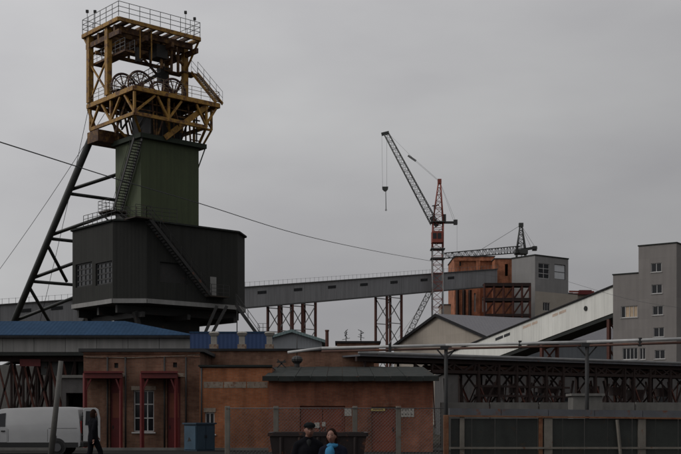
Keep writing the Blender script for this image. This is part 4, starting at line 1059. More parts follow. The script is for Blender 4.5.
# blue sheet building, ventilators, gabled shed, small stack
bs = thing('blue_sheet_building', 'bright blue sheet clad building behind the brick parapet', 'building', G(230, 84))
shell(bs, G(190, 84), X, Y, G(268, 84).x - G(190, 84).x, 6, W(0, 333, 84).z, 'blue_sheet', (), 'blue_roof', over=0.05, rt=0.1)
gshed = thing('gabled_shed', 'small pale grey gabled shed with teal roof right of the blue building', 'shed', G(290, 98))
DS = 99.0
a, b, c = W(250, 344.5, DS), W(292, 332.5, DS), W(322, 342, DS)
part('gable_wall', MB().prism([V(a.x, DS, 0), a, b, c, V(c.x, DS, 0)], (0, 0.2, 0)), 'shed_wall', gshed)
part('side_wall', MB().box((a.x, DS + .202, 0), X, Y, 0.2, 8, a.z - .1), 'shed_wall', gshed); part('side_wall', MB().box((c.x - .2, DS + .202, 0), X, Y, 0.2, 8, c.z - .1), 'shed_wall', gshed)
for p, q_ in ((a, b), (c, b)):
    o_ = (p - q_).normalized() * 0.4
    part('roof_slope', MB().hexa([p + o_ - Y * .4, q_ - Y * .4, q_ + Y * 8.5, p + o_ + Y * 8.5, p + o_ - Y * .4 + Z * .25, q_ - Y * .4 + Z * .25, q_ + Y * 8.5 + Z * .25, p + o_ + Y * 8.5 + Z * .25]), 'teal_roof', gshed)
sb = thing('brick_penthouse', 'low brown brick penthouse behind the annex roof, left of the trestle', 'building', G(360, 74))
shell(sb, G(337, 74), X, Y, G(379, 74).x - G(337, 74).x, 3, W(0, 343, 74).z, 'brick_brown', (), 'flash_dark', over=0.12, rt=0.12)
for k, px in enumerate((346, 361)):
    o = thing('roof_aerial', ('left one of two small bristly aerials on the brick penthouse', 'right one of two small bristly aerials on the brick penthouse')[k], 'aerial', W(px, 341, 74.5))
    p = W(px, 341.2, 74.5); rod(o, 'mast', p, p + Z * 0.7, 0.025, 'dark_steel')
    for j in range(5):
        z = 0.1 + 0.11 * j; w_ = (0.26, 0.12, 0.22, 0.1, 0.16)[(j + k) % 5]
        a_ = (0.3, 2.4, 1.2, 2.9, 0.8)[(j + 2 * k) % 5]
        part('element', MB().bar(p + V(-w_ * math.cos(a_), .1, z), p + V(w_ * math.cos(a_), -.1, z + 0.3 * math.sin(a_)), 0.028), 'dark_steel', o)
sk = solo('red_flue', 'thin red brown flue pipe rising behind the annex roof', 'chimney', MB().lathe(G(327, 76), [(0.0, 0), (0.13, 0), (0.11, W(0, 331.5, 76).z), (0.14, W(0, 331.4, 76).z), (0.14, W(0, 330, 76).z), (0.0, W(0, 330, 76).z)], 12), 'rust_red', G(327, 76), smooth=False)

# ------------------------------------------------------------------ brick buildings in front
ba = thing('brick_building', 'dark brown brick building with red doors behind the white van', 'building', G(140, 56))
DA = 56.0; O = G(83.5, DA); Wd = G(200, DA).x - O.x; HA = W(0, 352, DA).z
hA_ = px_holes(O, X, [(110, 377, 121.5, 448.6), (167, 377, 180.5, 448.6), (133.5, 390.5, 154, 432), (114.2, 363, 118.2, 368), (173, 362.5, 177, 367.5)])
shell(ba, O, X, Y, Wd, 9, HA, 'brick_brown', hA_, 'roof_felt', depth=0.28, over=0.2, rt=0.16)
for h in hA_[:2]:
    x0_, z0_, x1_, z1_ = h
    d_ = part('door', MB().box(O + X * (x0_ + .02) + Z * (z0_ + .02) + Y * 0.16, X, Y, x1_ - x0_ - .04, 0.05, z1_ - z0_ - .04), 'paint_red', ba)
    part('handle', MB().cbox(O + X * (x0_ + .12) + Z * 1.05 + Y * 0.13, 0.04, 0.05, 0.16), 'van_black', d_)
    part('door_panel', MB().box(O + X * (x0_ + .1) + Z * (z0_ + 1.5) + Y * 0.145, X, Y, x1_ - x0_ - .2, 0.014, 1.2), 'door_red', d_)
    part('lintel', MB().box(O + X * (x0_ - .12) + Z * (z1_ + .01) - Y * 0.03, X, Y, x1_ - x0_ + .35, 0.1, 0.17), 'lintel_pale', ba)
window(ba, O, X, -Y, hA_[2], 3, 3, 'window_white', 'glass', 0.2, 0.055)
h = hA_[2]; part('lintel', MB().box(O + X * (h[0] - .1) + Z * (h[3] + .01) - Y * 0.03, X, Y, h[2] - h[0] + .2, 0.1, 0.2), 'lintel_pale', ba)
for h in hA_[3:]:
    part('vent_grille', MB().box(O + X * h[0] + Z * h[1] + Y * 0.15, X, Y, h[2] - h[0], 0.03, h[3] - h[1]), 'van_black', ba)
for px in (107.5, 125.5, 164.5, 186):
    rod(ba, 'downpipe', G(px, DA - .1), W(px, 357, DA - .1), 0.045, 'dark_steel')
part('wall_cable', MB().poly([W(86, 357, DA - .05), W(130, 357.8, DA - .05), W(170, 356.5, DA - .05), W(199, 355, DA - .05)], 0.025, 5), 'lintel_pale', ba)
for r_ in range(2):
    part('cornice_course', MB().box(O + Z * (HA - 0.09 - r_ * 0.17) - Y * (0.09 - r_ * 0.045), X, Y, Wd, 0.088 - r_ * 0.045, 0.085), 'brick_brown', ba)

def portal(label, a, b):
    o = thing('door_canopy', label, 'canopy', G((a + b) / 2, 54.6), 'red steel door canopies')
    D = 54.4
    beam(o, 'post', G(a, D), W(a, 373.5, D), 0.15, 'paint_red'); beam(o, 'post', G(b, D), W(b, 373.5, D), 0.12, 'paint_red')
    part('canopy_roof', MB().hexa([W(a - 1, 378.2, D - .1), W(b + 1, 378.2, D - .1), W(b + 1, 379, DA - .02), W(a - 1, 379, DA - .02), W(a - 1, 372.6, D - .1), W(b + 1, 372.6, D - .1), W(b + 1, 373.3, DA - .02), W(a - 1, 373.3, DA - .02)]), 'paint_red', o)
    part('canopy_edge', MB().box(W(a - 1.5, 373, D - .22), X, Y, W(b + 1.5, 0, D).x - W(a - 1.5, 0, D).x, 0.1, 0.09), 'paint_red', o)
    for px in (a, b): beam(o, 'knee_brace', W(px, 392, D), W(px + (6 if px == a else -5), 379, D), 0.07, 'paint_red')
    return o
portal('red steel door canopy on posts at the van end of the brown brick building', 85, 121)
portal('red steel door canopy on posts over the window and door nearest the blue cabinet', 142, 176)

bp_ = thing('brick_annex', 'orange brick middle building with pale painted band and small window', 'building', G(235, 55))
DB = 54.8; O = G(199.6, DB); Wd = G(272, DB).x - O.x; HB = W(0, 368, DB).z
hB_ = px_holes(O, X, [(205, 412.5, 214.5, 434)])
shell(bp_, O, X, Y, Wd, 5.8, HB, 'brick_orange', hB_, 'flash_dark', depth=0.2, over=0.0, rt=0.05)
part('coping', MB().box(O + Z * (HB + .052) - Y * .14 - X * .05, X, Y, Wd + .05, 0.5, 0.09), 'flashing', bp_)
window(bp_, O, X, -Y, hB_[0], 2, 1, 'window_white', 'glass', 0.16, 0.05)
h = hB_[0]; part('lintel', MB().box(O + X * (h[0] - .06) + Z * (h[3] + .01) - Y * 0.03, X, Y, h[2] - h[0] + .12, 0.1, 0.2), 'lintel_pale', bp_)
for a, b in ((203.5, 223), (224, 246), (247, 267.5)):
    part('painted_band', MB().box(W(a, 388, DB - .012), X, Y, (b - a) * DB / F, 0.01, 0.29), 'lintel_pale', bp_)
rod(bp_, 'downpipe', G(201.5, DB - .08), W(201.5, 368, DB - .08), 0.045, 'dark_steel')
up_ = thing('brick_parapet_block', 'brown brick upper storey with ventilators on its roof', 'building', G(280, 61))
shell(up_, G(199.6, 61), X, Y, G(374, 61).x - G(199.6, 61).x, 6, W(0, 351, 61).z, 'brick_brown', (), 'flash_dark', over=0.12, rt=0.12)

bc = thing('brick_workshop', 'low red brick workshop with sheet lean-to roof and red doors behind the mesh fence', 'building', G(350, 51))
DCc = 51.0; O = G(268.5, DCc); Wd = G(433, DCc).x - O.x; HC = W(0, 379.5, DCc).z
dpx = [(300, 406, 345, 451.6), (371.5, 407, 396, 451.6)]
hC = px_holes(O, X, dpx)
facade(bc, O, X, -Y, Wd, HC, 'brick_red', hC, 0.25)
zb2 = W(0, 367.5, 60).z
for xx, nn_ in ((0.0, -X), (Wd, X)):
    a0 = O + X * xx
    part('side_wall', MB().prism([a0 + Y * .01, a0 + Y * 9.6, a0 + Y * 9.6 + Z * (zb2 - .25), a0 + Y * .01 + Z * (HC - .02)], -nn_ * 0.2), 'brick_red', bc)
part('rear_wall', MB().box(O + Y * 9.6, X, Y, Wd, 0.2, zb2 - .3), 'brick_red', bc)
# lean-to roof of single sheets
ns = 11
for k in range(ns):
    xa = O.x - .25 + (Wd + .5) * k / ns; xb = O.x - .25 + (Wd + .5) * (k + 1) / ns - .015
    e_, r_ = DCc - .35, 60.4
    j = (k % 2) * 0.012
    part('roof_sheet', MB().hexa([V(xa, e_, HC + j), V(xb, e_, HC + j), V(xb, r_, zb2 + j), V(xa, r_, zb2 + j), V(xa, e_, HC + .05 + j), V(xb, e_, HC + .05 + j), V(xb, r_, zb2 + .05 + j), V(xa, r_, zb2 + .05 + j)]), 'flashing', bc)
    part('eave_flashing', MB().box((xa, e_ - .03, HC - .08 - j), X, Y, xb - xa, 0.028, 0.22), 'flashing', bc)
for (x0_, z0_, x1_, z1_), leaves in zip(hC, (2, 1)):
    wl_ = (x1_ - x0_) / leaves
    for k in range(leaves):
        d_ = part('door', MB().box(O + X * (x0_ + k * wl_ + .015) + Z * (z0_ + .02) + Y * 0.12, X, Y, wl_ - .03, 0.05, z1_ - z0_ - .04), 'door_red', bc)
        part('handle', MB().cbox(O + X * (x0_ + (k + (0.88 if k == 0 else 0.12)) * wl_) + Z * 1.0 + Y * 0.09, 0.05, 0.05, 0.2), 'van_black', d_)
        for hh in (0.45, 1.15): part('door_panel', MB().box(O + X * (x0_ + k * wl_ + .14) + Z * (z0_ + hh) + Y * 0.105, X, Y, wl_ - .28, 0.014, 0.55), 'door_red', d_)
for k, (a, y0, b, y1, m_, lb_) in enumerate(((344.5, 408.5, 351.5, 416, 'paper', 'square white notice on the workshop wall right of the double door'),
        (314.5, 422.5, 319.5, 428, 'paper', 'larger pale sheet stuck on the red double door behind the man'),
        (322, 422, 325.5, 426.5, 'paper', 'smaller pale sheet stuck on the red double door'),
        (371, 408, 385, 411, 'sign_yellow', 'yellowed strip sign above the single red door'),
        (397.5, 408, 414, 417, 'paper', 'white two line sign on the workshop wall near its right end'))):
    p = W(a, y1, DCc - (0.012 if k not in (1, 2) else -0.1)); w_, h_ = (b - a) * DCc / F, (y1 - y0) * DCc / F
    o = thing('notice', lb_, 'sign', p)
    part('board', MB().box(p - Y * 0.012, X, Y, w_, 0.01, h_), m_, o)
    if k == 4:
        for r_ in range(2):
            for c_ in range(5):
                part('ink_mark', MB().box(p - Y * 0.016 + X * (0.06 + c_ * 0.13) + Z * (0.08 + r_ * 0.2), X, Y, 0.05 + 0.04 * ((c_ * 7 + r_ * 3) % 3) / 2, 0.003, 0.07), 'fence_post', o)
    if k == 3: part('ink_mark', MB().box(p - Y * 0.016 + X * 0.08 + Z * 0.045, X, Y, w_ - .16, 0.003, 0.04), 'fence_rust', o)
# roof ventilators and dark roof gear
for k, px in enumerate((214, 242, 269.5)):
    p = W(px, 348.5, 62.2)
    o = thing('roof_ventilator', ('leftmost pale roof ventilator before the blue building', 'middle pale roof ventilator before the blue building', 'rightmost pale roof ventilator before the gabled shed')[k], 'ventilator', p, 'pale ventilators on the brick roof')
    part('curb', MB().cbox(p + Z * .1, 0.46, 0.4, 0.24), 'lintel_pale', o)
    part('shaft', MB().cbox(p + Z * .45, 0.3, 0.3, 0.46), 'vent_white', o)
    part('cap', MB().hexa([p + V(-.2, -.2, .68), p + V(.2, -.2, .68), p + V(.2, .2, .68), p + V(-.2, .2, .68), p + V(-.27, -.27, .82), p + V(.27, -.27, .82), p + V(.27, .27, .82), p + V(-.27, .27, .82)]), 'vent_white', o)
    part('cowl', MB().lathe(p + Z * .825, [(0.0, 0.0), (0.30, 0.0), (0.22, 0.07), (0.0, 0.1)], 12), 'vent_white', o)
p = W(297, 367.5, 58); o = thing('turbine_ventilator', 'dark round turbine ventilator on the lean-to roof', 'ventilator', p)
part('neck', MB().tube(p, p + Z * .2, 0.14, n=12), 'dark_steel', o)
part('turbine', MB().lathe(p + Z * .2, [(0.0, 0), (0.16, 0.0), (0.26, 0.12), (0.27, 0.22), (0.2, 0.34), (0.0, 0.4)], 24, 12, 0.06), 'dark_steel', o)
rod(o, 'spike', p + Z * .6, p + Z * 1.55, 0.02, 'dark_steel')
p = W(281.5, 368, 58); o = thing('roof_bracket', 'small dark crossed bracket beside the turbine ventilator', 'bracket', p)
part('strut', MB().bar(p + V(-.22, 0, 0), p + V(.2, 0, .42), 0.06), 'dark_steel', o); part('strut', MB().bar(p + V(.22, 0, 0), p + V(-.2, 0, .42), 0.06), 'dark_steel', o)
part('crossbar', MB().bar(p + V(-.24, 0, .3), p + V(.24, 0, .3), 0.08), 'dark_steel', o)

# ------------------------------------------------------------------ blue cabinet
p = G(196.5, 51.8); o = thing('blue_cabinet', 'worn blue metal cabinet against the orange brick building', 'cabinet', p)
tl_, tr_ = Vector((0.82, -0.57, 0)), Vector((0.80, 0.60, 0))
wA_, wB_, hh_ = 0.75, 0.95, 1.22
cpt = p + Z * 0.0
Q = [cpt - tl_ * wA_, cpt, cpt + tr_ * wB_, cpt + tr_ * wB_ - tl_ * wA_]
part('cabinet_body', MB().prism(Q, Z * hh_), 'kiosk_dark', o)
na, nb_ = Vector((-.57, -.82, 0)), Vector((.6, -.8, 0))
part('side_panel', MB().box(Q[0] + tl_ * .04 + Z * .08 + na * .003, tl_, na, wA_ - .08, 0.025, hh_ - .16), 'kiosk_blue', o)
part('emblem', MB().tube(Q[0] + tl_ * .34 + Z * .52 + na * .029, Q[0] + tl_ * .34 + Z * .52 + na * .036, 0.13, n=3), 'van_black', o)
for k in range(2):
    d_ = part('door', MB().box(Q[1] + tr_ * (.04 + k * .44) + Z * .08 + nb_ * .003, tr_, nb_, 0.42, 0.025, hh_ - .16), 'kiosk_dark', o)
    part('handle', MB().box(Q[1] + tr_ * (.40 + k * .08) + Z * .6 + nb_ * .03, tr_, nb_, 0.03, 0.03, 0.14), 'van_black', d_)
part('lid', MB().prism([q_ + (q_ - (Q[0] + Q[2]) / 2).normalized() * .09 + Z * hh_ for q_ in Q], Z * .07), 'kiosk_dark', o)

# ------------------------------------------------------------------ white van, rear door open
def build_van():
    y0 = 47.0; xr = G(80.5, y0).x; hw = 0.9
    vn = thing('white_van', 'white panel van at far left with its rear door open', 'van', V(xr - 2.1, y0 + hw, 0))
    EX = 0.66
    prof = [(0.02, 0.36), (0.0, 0.9), (0.06, 1.45), (0.13, 1.86), (0.22, 1.945), (0.5, 1.97), (1.8, 1.955), (2.5 + EX, 1.90), (2.85 + EX, 1.82), (3.55 + EX, 1.22), (4.1 + EX, 1.07), (4.32 + EX, 0.92), (4.36 + EX, 0.4), (4.3 + EX, 0.30), (0.1, 0.30)]
    bm = bmesh.new()
    def wy(z): return hw if z < 1.05 else hw - 0.17 * ((z - 1.05) / 0.92) ** 1.3
    f = bm.faces.new([bm.verts.new((-x, -hw, z)) for x, z in prof])
    r = bmesh.ops.extrude_face_region(bm, geom=[f]); 
    bmesh.ops.translate(bm, verts=[e for e in r['geom'] if isinstance(e, bmesh.types.BMVert)], vec=(0, 2 * hw, 0))
    for z in (0.55, 1.05, 1.35, 1.6, 1.8):
        bmesh.ops.bisect_plane(bm, geom=bm.verts[:] + bm.edges[:] + bm.faces[:], plane_co=(0, 0, z), plane_no=(0, 0, 1))
    for v in bm.verts: v.co.y = math.copysign(wy(v.co.z), v.co.y)
    bmesh.ops.recalc_face_normals(bm, faces=bm.faces)
    for fc in bm.faces: fc.smooth = True
    me = bpy.data.meshes.new('body'); bm.to_mesh(me); bm.free(); me.materials.append(M['van_white'])
    bo_ = bpy.data.objects.new('body', me); COL.objects.link(bo_); bo_.parent = vn; bo_.location = (2.1, 0, 0)
    b = bo_.modifiers.new('bevel', 'BEVEL'); b.width = 0.05; b.segments = 3; b.limit_method = 'ANGLE'; b.angle_limit = R(28)
    c = V(xr, y0 + hw, 0)
    def side(x, z, out_=0.0, far=1): return c + V(-x, -far * (wy(z) + out_), z)
    def sheet(nm, pts, m, par, th=0.012):
        return part(nm, MB().prism([side(x, z, .004) for x, z in pts], (0, -th, 0)), m, par)
    dr = sheet('front_door', [(2.35 + EX, 0.53), (3.45 + EX, 0.53), (3.5 + EX, 1.1), (2.35 + EX, 1.1)], 'van_white', vn)
    sheet('door_window', [(2.42 + EX, 1.16), (3.36 + EX, 1.16), (2.85 + EX, 1.66), (2.42 + EX, 1.72)], 'glass', vn)
    part('door_handle', MB().cbox(side(2.5 + EX, 0.98, .03), 0.16, 0.04, 0.05), 'van_black', dr)
    for x in (1.35, 2.3 + EX): part('door_seam', MB().prism([side(x, .55, .003), side(x - .008, .55, .003), side(x - .008, 1.05, .003), side(x, 1.05, .003)], (0, -.004, 0)), 'van_black', vn)
    part('lower_cladding', MB().bar(side(0.1, .41, .006), side(4.2 + EX, .41, .006), 0.03, 0.21), 'van_black', vn)
    part('slide_rail', MB().bar(side(0.15, 1.1, .006), side(1.3, 1.1, .006), 0.010, 0.016), 'rail_grey', vn)
    part('fuel_flap', MB().cbox(side(1.05, 0.74, .006), 0.14, 0.012, 0.10), 'van_black', vn)
    part('mirror', MB().cbox(side(3.1 + EX, 1.02, .11), 0.12, 0.2, 0.26), 'van_black', vn, bevel=0.03)
    part('windscreen', MB().hexa([c + V(-2.95 - EX, -.68, 1.78), c + V(-3.52 - EX, -.76, 1.27), c + V(-3.52 - EX, .76, 1.27), c + V(-2.95 - EX, .68, 1.78), c + V(-2.98 - EX, -.68, 1.80), c + V(-3.55 - EX, -.76, 1.29), c + V(-3.55 - EX, .76, 1.29), c + V(-2.98 - EX, .68, 1.80)]), 'glass', vn)
    for sy in (-1, 1):
        for wx in (0.95, 3.55 + EX):
            wc = c + V(-wx, sy * (hw - 0.10), 0.31)
            wh = part('wheel', MB().tube(wc + V(0, -.13, 0), wc + V(0, .15, 0), 0.31, n=24), 'rubber', vn, bevel=0.03)
            part('rim', MB().tube(wc + V(0, sy * .14, 0), wc + V(0, sy * .165, 0), 0.17, n=16), 'hubcap', wh)
        part('tail_lamp', MB().cbox(c + V(0.005, sy * .80, 1.15), 0.03, 0.09, 0.5), 'lamp_red', vn)
        part('headlamp', MB().cbox(c + V(-4.28 - EX, sy * .68, 0.88), 0.1, 0.3, 0.16), 'glass_pale', vn)
        for wx in (0.95, 3.55 + EX):
            part('arch_lining', MB().tube(c + V(-wx, sy * (hw - .04), .33), c + V(-wx, sy * (hw + .026), .33), 0.36, n=24), 'van_black', vn)
    part('rear_bumper', MB().cbox(c + V(0.05, 0, .42), 0.16, 1.72, 0.2), 'van_black', vn, bevel=0.03)
    part('bay_shade_sheet', MB().box(c + V(0.03, -.72, .6), X, Y, 0.015, 1.44, 1.15), 'van_black', vn)  # flat black sheet painting the shaded inside of the closed body
    # near rear door swung right out, in line with the side
    yd = y0 + 0.02
    pts = [(0.10, 0.55), (0.80, 0.55), (0.80, 1.5), (0.72, 1.86), (0.62, 1.93), (0.16, 1.93), (0.10, 1.86)]
    dd = part('rear_door', MB().prism([V(xr + a, yd, z) for a, z in pts], (0, .07, 0)), 'van_white', vn, bevel=0.02)
    part('rear_window', MB().prism([V(xr + a, yd - .004, z) for a, z in ((0.19, 1.22), (0.71, 1.22), (0.70, 1.5), (0.63, 1.80), (0.22, 1.80))], (0, -.008, 0)), 'glass', dd)
    part('hinge', MB().tube(V(xr + .04, yd + .03, .8), V(xr + .12, yd + .03, .8), 0.03).tube(V(xr + .04, yd + .03, 1.6), V(xr + .12, yd + .03, 1.6), 0.03), 'van_black', dd)
    return vn
build_van()

# ------------------------------------------------------------------ leaning concrete pole
pb, pt_ = W(50.2, 459.5, 42), W(61, 361, 42)
solo('utility_pole', 'leaning grey concrete pole in front of the white van', 'pole', MB().tube(V(pb.x, pb.y, -0.1), pt_, 0.115, 0.085, 10), 'pole_concrete', V(pb.x, pb.y, 0), smooth=True)

# ------------------------------------------------------------------ chain-link fence
cf = thing('chain_link_fence', 'chain link fence on pale posts before the red brick workshop', 'fence', G(335, 28))
DF = 28.0; ft = W(0, 408.3, DF).z; fb = -0.05
fpx = [227.5, 276, 355, 398.5, 444]
for px in fpx[:-1]:
    part('post', MB().cbox(V(G(px, DF).x, DF, (ft + .05 - .2) / 2), 0.125, 0.12, ft + .05 + .2), 'fence_post', cf, bevel=0.012)
rod(cf, 'top_wire', W(fpx[0], 408.3, DF - .07), W(fpx[-1], 408.3, DF - .07), 0.010, 'fence_wire', n=5)
rod(cf, 'bottom_wire', V(G(fpx[0], DF).x, DF - .07, fb), V(G(fpx[-1], DF).x, DF - .07, fb), 0.008, 'fence_wire', n=5)
pit = 0.085
for a, b in zip(fpx, fpx[1:]):
    xa, xb = G(a, DF).x + .07, G(b, DF).x - .07; hgt = ft - fb; mb = MB()
    c_ = xa - hgt
    while c_ < xb:
        for sg in (1, -1):
            s0 = c_; s1 = c_ + hgt
            l0, l1 = max(s0, xa), min(s1, xb)
            if l1 - l0 > 0.02:
                z0_, z1_ = fb + (l0 - s0), fb + (l1 - s0)
                if sg < 0: z0_, z1_ = ft - (l0 - s0), ft - (l1 - s0)
                mb.tube(V(l0, DF - .075 + .004 * sg, z0_), V(l1, DF - .075 + .004 * sg, z1_), 0.0032, n=3)
        c_ += pit
    part('mesh_panel', mb, 'fence_wire', cf, kind='stuff')

# ------------------------------------------------------------------ sheet fence with top beam at the right
rf = thing('sheet_fence', 'dark sheet panel fence with pale top beam at lower right', 'fence', G(560, 30))
DR = 30.0
def fx(px): return G(px, DR).x
posts = [(446, 0.13, 'fence_rust'), (462, 0.12, 'fence_post'), (540.5, 0.10, 'fence_rust'), (548, 0.22, 'fence_post'), (641.5, 0.20, 'fence_post'), (705, 0.12, 'fence_post')]
def topz(px): return W(0, 408.3 + max(0, px - 446) * 0.011, DR).z
for px, w_, m_ in posts:
    part('post', MB().cbox(V(fx(px), DR, topz(px) / 2 - .28), w_, 0.14, topz(px) + .2), m_, rf, bevel=0.01)
bx = [449, 501, 548, 594, 642, 705]
for a, b in zip(bx, bx[1:]):
    part('top_beam', MB().hexa([V(fx(a), DR - .1, topz(a) - .17), V(fx(b) - .012, DR - .1, topz(b) - .17), V(fx(b) - .012, DR + .1, topz(b) - .17), V(fx(a), DR + .1, topz(a) - .17), V(fx(a), DR - .1, topz(a)), V(fx(b) - .012, DR - .1, topz(b)), V(fx(b) - .012, DR + .1, topz(b)), V(fx(a), DR + .1, topz(a))]), 'rail_beam', rf)
    part('angle_rail', MB().bar(V(fx(a), DR - .085, topz(a) - .2), V(fx(b), DR - .085, topz(b) - .2), 0.04, 0.04), 'fence_rust', rf)
    part('bottom_rail', MB().bar(V(fx(a), DR - .085, W(0, 448, DR).z), V(fx(b), DR - .085, W(0, 448, DR).z), 0.03, 0.05), 'fence_post', rf)
k = 0; x = fx(451)
while x < fx(700):
    wv = 0.55 + 0.12 * random.random()
    part('sheet_panel', MB().box(V(x, DR + .02 + 0.012 * (k % 2), -0.05), X, Y, wv - .01, 0.02, topz(560) - .19), 'fence_panel', rf)
    x += wv; k += 1
beam(rf, 'stay', V(fx(622), DR - .12, -.1), V(fx(616), DR - .12, 1.5), 0.06, 'fence_post')

# ------------------------------------------------------------------ dark skip behind the couple
DSK = 25.2; sx0, sx1 = G(269.5, DSK).x, G(366.5, DSK).x; stz = W(0, 434.5, DSK).z; sbz = -0.22
skp = thing('waste_skip', 'dark rusty metal skip behind the couple', 'skip', V((sx0 + sx1) / 2, DSK + .6, sbz))
part('skip_body', MB().hexa([V(sx0 + .2, DSK + .1, sbz), V(sx1 - .2, DSK + .1, sbz), V(sx1 - .2, DSK + 1.1, sbz), V(sx0 + .2, DSK + 1.1, sbz), V(sx0, DSK, stz - .04), V(sx1, DSK, stz - .04), V(sx1, DSK + 1.25, stz - .04), V(sx0, DSK + 1.25, stz - .04)]), 'skip_brown', skp)
for a, b in (((sx0, DSK), (sx1, DSK)), ((sx1, DSK), (sx1, DSK + 1.25)), ((sx1, DSK + 1.25), (sx0, DSK + 1.25)), ((sx0, DSK + 1.25), (sx0, DSK))):
    part('rim', MB().bar(V(*a, stz), V(*b, stz), 0.08, 0.08), 'skip_brown', skp)
for k in range(5):
    x = sx0 + .25 + (sx1 - sx0 - .5) * k / 4
    part('rib', MB().bar(V(x * .98 + (sx0 + sx1) * .01, DSK + .07, sbz), V(x, DSK - .03, stz - .06), 0.07, 0.05), 'skip_brown', skp)

# ------------------------------------------------------------------ overhead cables
def cable(label, px_pts, P0, P1, r):
    d = P1 - P0; pts = []
    for px, py in px_pts:
        k_ = (px - 340.5) / F; s = (k_ * P0.y - P0.x) / (d.x - k_ * d.y); D = P0.y + d.y * s
        pts.append(W(px, py, D))
    # smooth polyline
    out_ = []
    for i in range(len(pts) - 1):
        p0, p1, p2, p3 = pts[max(i - 1, 0)], pts[i], pts[i + 1], pts[min(i + 2, len(pts) - 1)]
        for q_ in range(6):
            t = q_ / 6
            out_.append(0.5 * ((2 * p1) + (p2 - p0) * t + (2 * p0 - 5 * p1 + 4 * p2 - p3) * t * t + (3 * p1 - p0 - 3 * p2 + p3) * t ** 3))
    out_.append(pts[-1])
    return solo('overhead_cable', label, 'cable', MB().poly(out_, r, 5), 'cable', pts[0])
cable('long overhead cable sweeping from upper left past the headframe to the crane', [(-14, 137.5), (60, 161), (120, 180), (200, 203.5), (300, 234.5), (380, 252), (434, 261.5)], V(-18.5, 60, 0), V(17.8, 218, 0), 0.034)
cable('thin cable drooping across the grey stair tower at right', [(566, 281), (620, 297), (660, 305), (700, 310)], V(30.4, 137, 0), V(36, 118, 0), 0.016)

# ------------------------------------------------------------------ people
def fuse(bm, voxel, smooth=3):
    """union of closed shapes -> one continuous smooth surface"""
    bmesh.ops.recalc_face_normals(bm, faces=bm.faces)
    me = bpy.data.meshes.new('tmp'); bm.to_mesh(me); bm.free()
    o = bpy.data.objects.new('tmp', me); COL.objects.link(o)
    r = o.modifiers.new('remesh', 'REMESH'); r.mode = 'VOXEL'; r.voxel_size = voxel
    if smooth:
        sm = o.modifiers.new('smooth', 'SMOOTH'); sm.iterations = smooth; sm.factor = 0.5
    m2 = bpy.data.meshes.new_from_object(o.evaluated_get(bpy.context.evaluated_depsgraph_get()))
    bpy.data.objects.remove(o); bpy.data.meshes.remove(me)
    b2 = bmesh.new(); b2.from_mesh(m2); seen = set(); best = []
    for v in b2.verts:
        if v in seen: continue
        isl = [v]; seen.add(v); k = 0
        while k < len(isl):
            for e in isl[k].link_edges:
                q = e.other_vert(isl[k])
                if q not in seen: seen.add(q); isl.append(q)
            k += 1
        if len(isl) > len(best): best = isl
    keep = set(best)
    bmesh.ops.delete(b2, geom=[v for v in b2.verts if v not in keep], context='VERTS')
    b2.to_mesh(m2); b2.free()
    return m2
def add_capsule(bm, a, b, ra, rb, seg=14):
    ra = ra if isinstance(ra, tuple) else (ra, ra); rb = rb if isinstance(rb, tuple) else (rb, rb)
    d = b - a; L_ = d.length; d = d.normalized()
    x = V(1, 0, 0) if abs(d.x) < 0.8 else V(0, 0, 1)
    y = d.cross(x).normalized(); x = y.cross(d).normalized()
    rings = []
    for t in (-80, -50, -20): rings.append((a + d * (min(ra) * math.sin(R(t))), math.cos(R(t)), ra))
    rings += [(a, 1, ra), (a.lerp(b, .5), 1, ((ra[0] + rb[0]) / 2, (ra[1] + rb[1]) / 2)), (b, 1, rb)]
    for t in (20, 50, 80): rings.append((b + d * (min(rb) * math.sin(R(t))), math.cos(R(t)), rb))
    vs = []
    for c, k, r in rings:
        vs.append([bm.verts.new(c + x * (r[0] * k * math.cos(2 * math.pi * i / seg)) + y * (r[1] * k * math.sin(2 * math.pi * i / seg))) for i in range(seg)])
    for r0, r1 in zip(vs, vs[1:]):
        for i in range(seg): bm.faces.new((r0[i], r0[(i + 1) % seg], r1[(i + 1) % seg], r1[i]))
    bm.faces.new(list(reversed(vs[0]))); bm.faces.new(vs[-1])
def chain_bm(P, names_r, edges):
    bm = bmesh.new()
    for a, b in edges: add_capsule(bm, P[a], P[b], names_r[a], names_r[b])
    return bm
def chain_fig(P, names_r, edges, root):
    return fuse(chain_bm(P, names_r, edges), 0.014, 4)
def add_ellipsoid(bm, c, rx, ry, rz, fn=None, u=20, v=14):
    r = bmesh.ops.create_uvsphere(bm, u_segments=u, v_segments=v, radius=1.0)
    for vt in r['verts']:
        p = Vector((vt.co.x * rx, vt.co.y * ry, vt.co.z * rz))
        if fn: p = fn(p)
        vt.co = p + c
def child(name, me, mname, parent):
    me.name = name; me.materials.clear(); me.materials.append(M[mname])
    for p in me.polygons: p.use_smooth = True
    o = bpy.data.objects.new(name, me); COL.objects.link(o); o.parent = parent
    return o
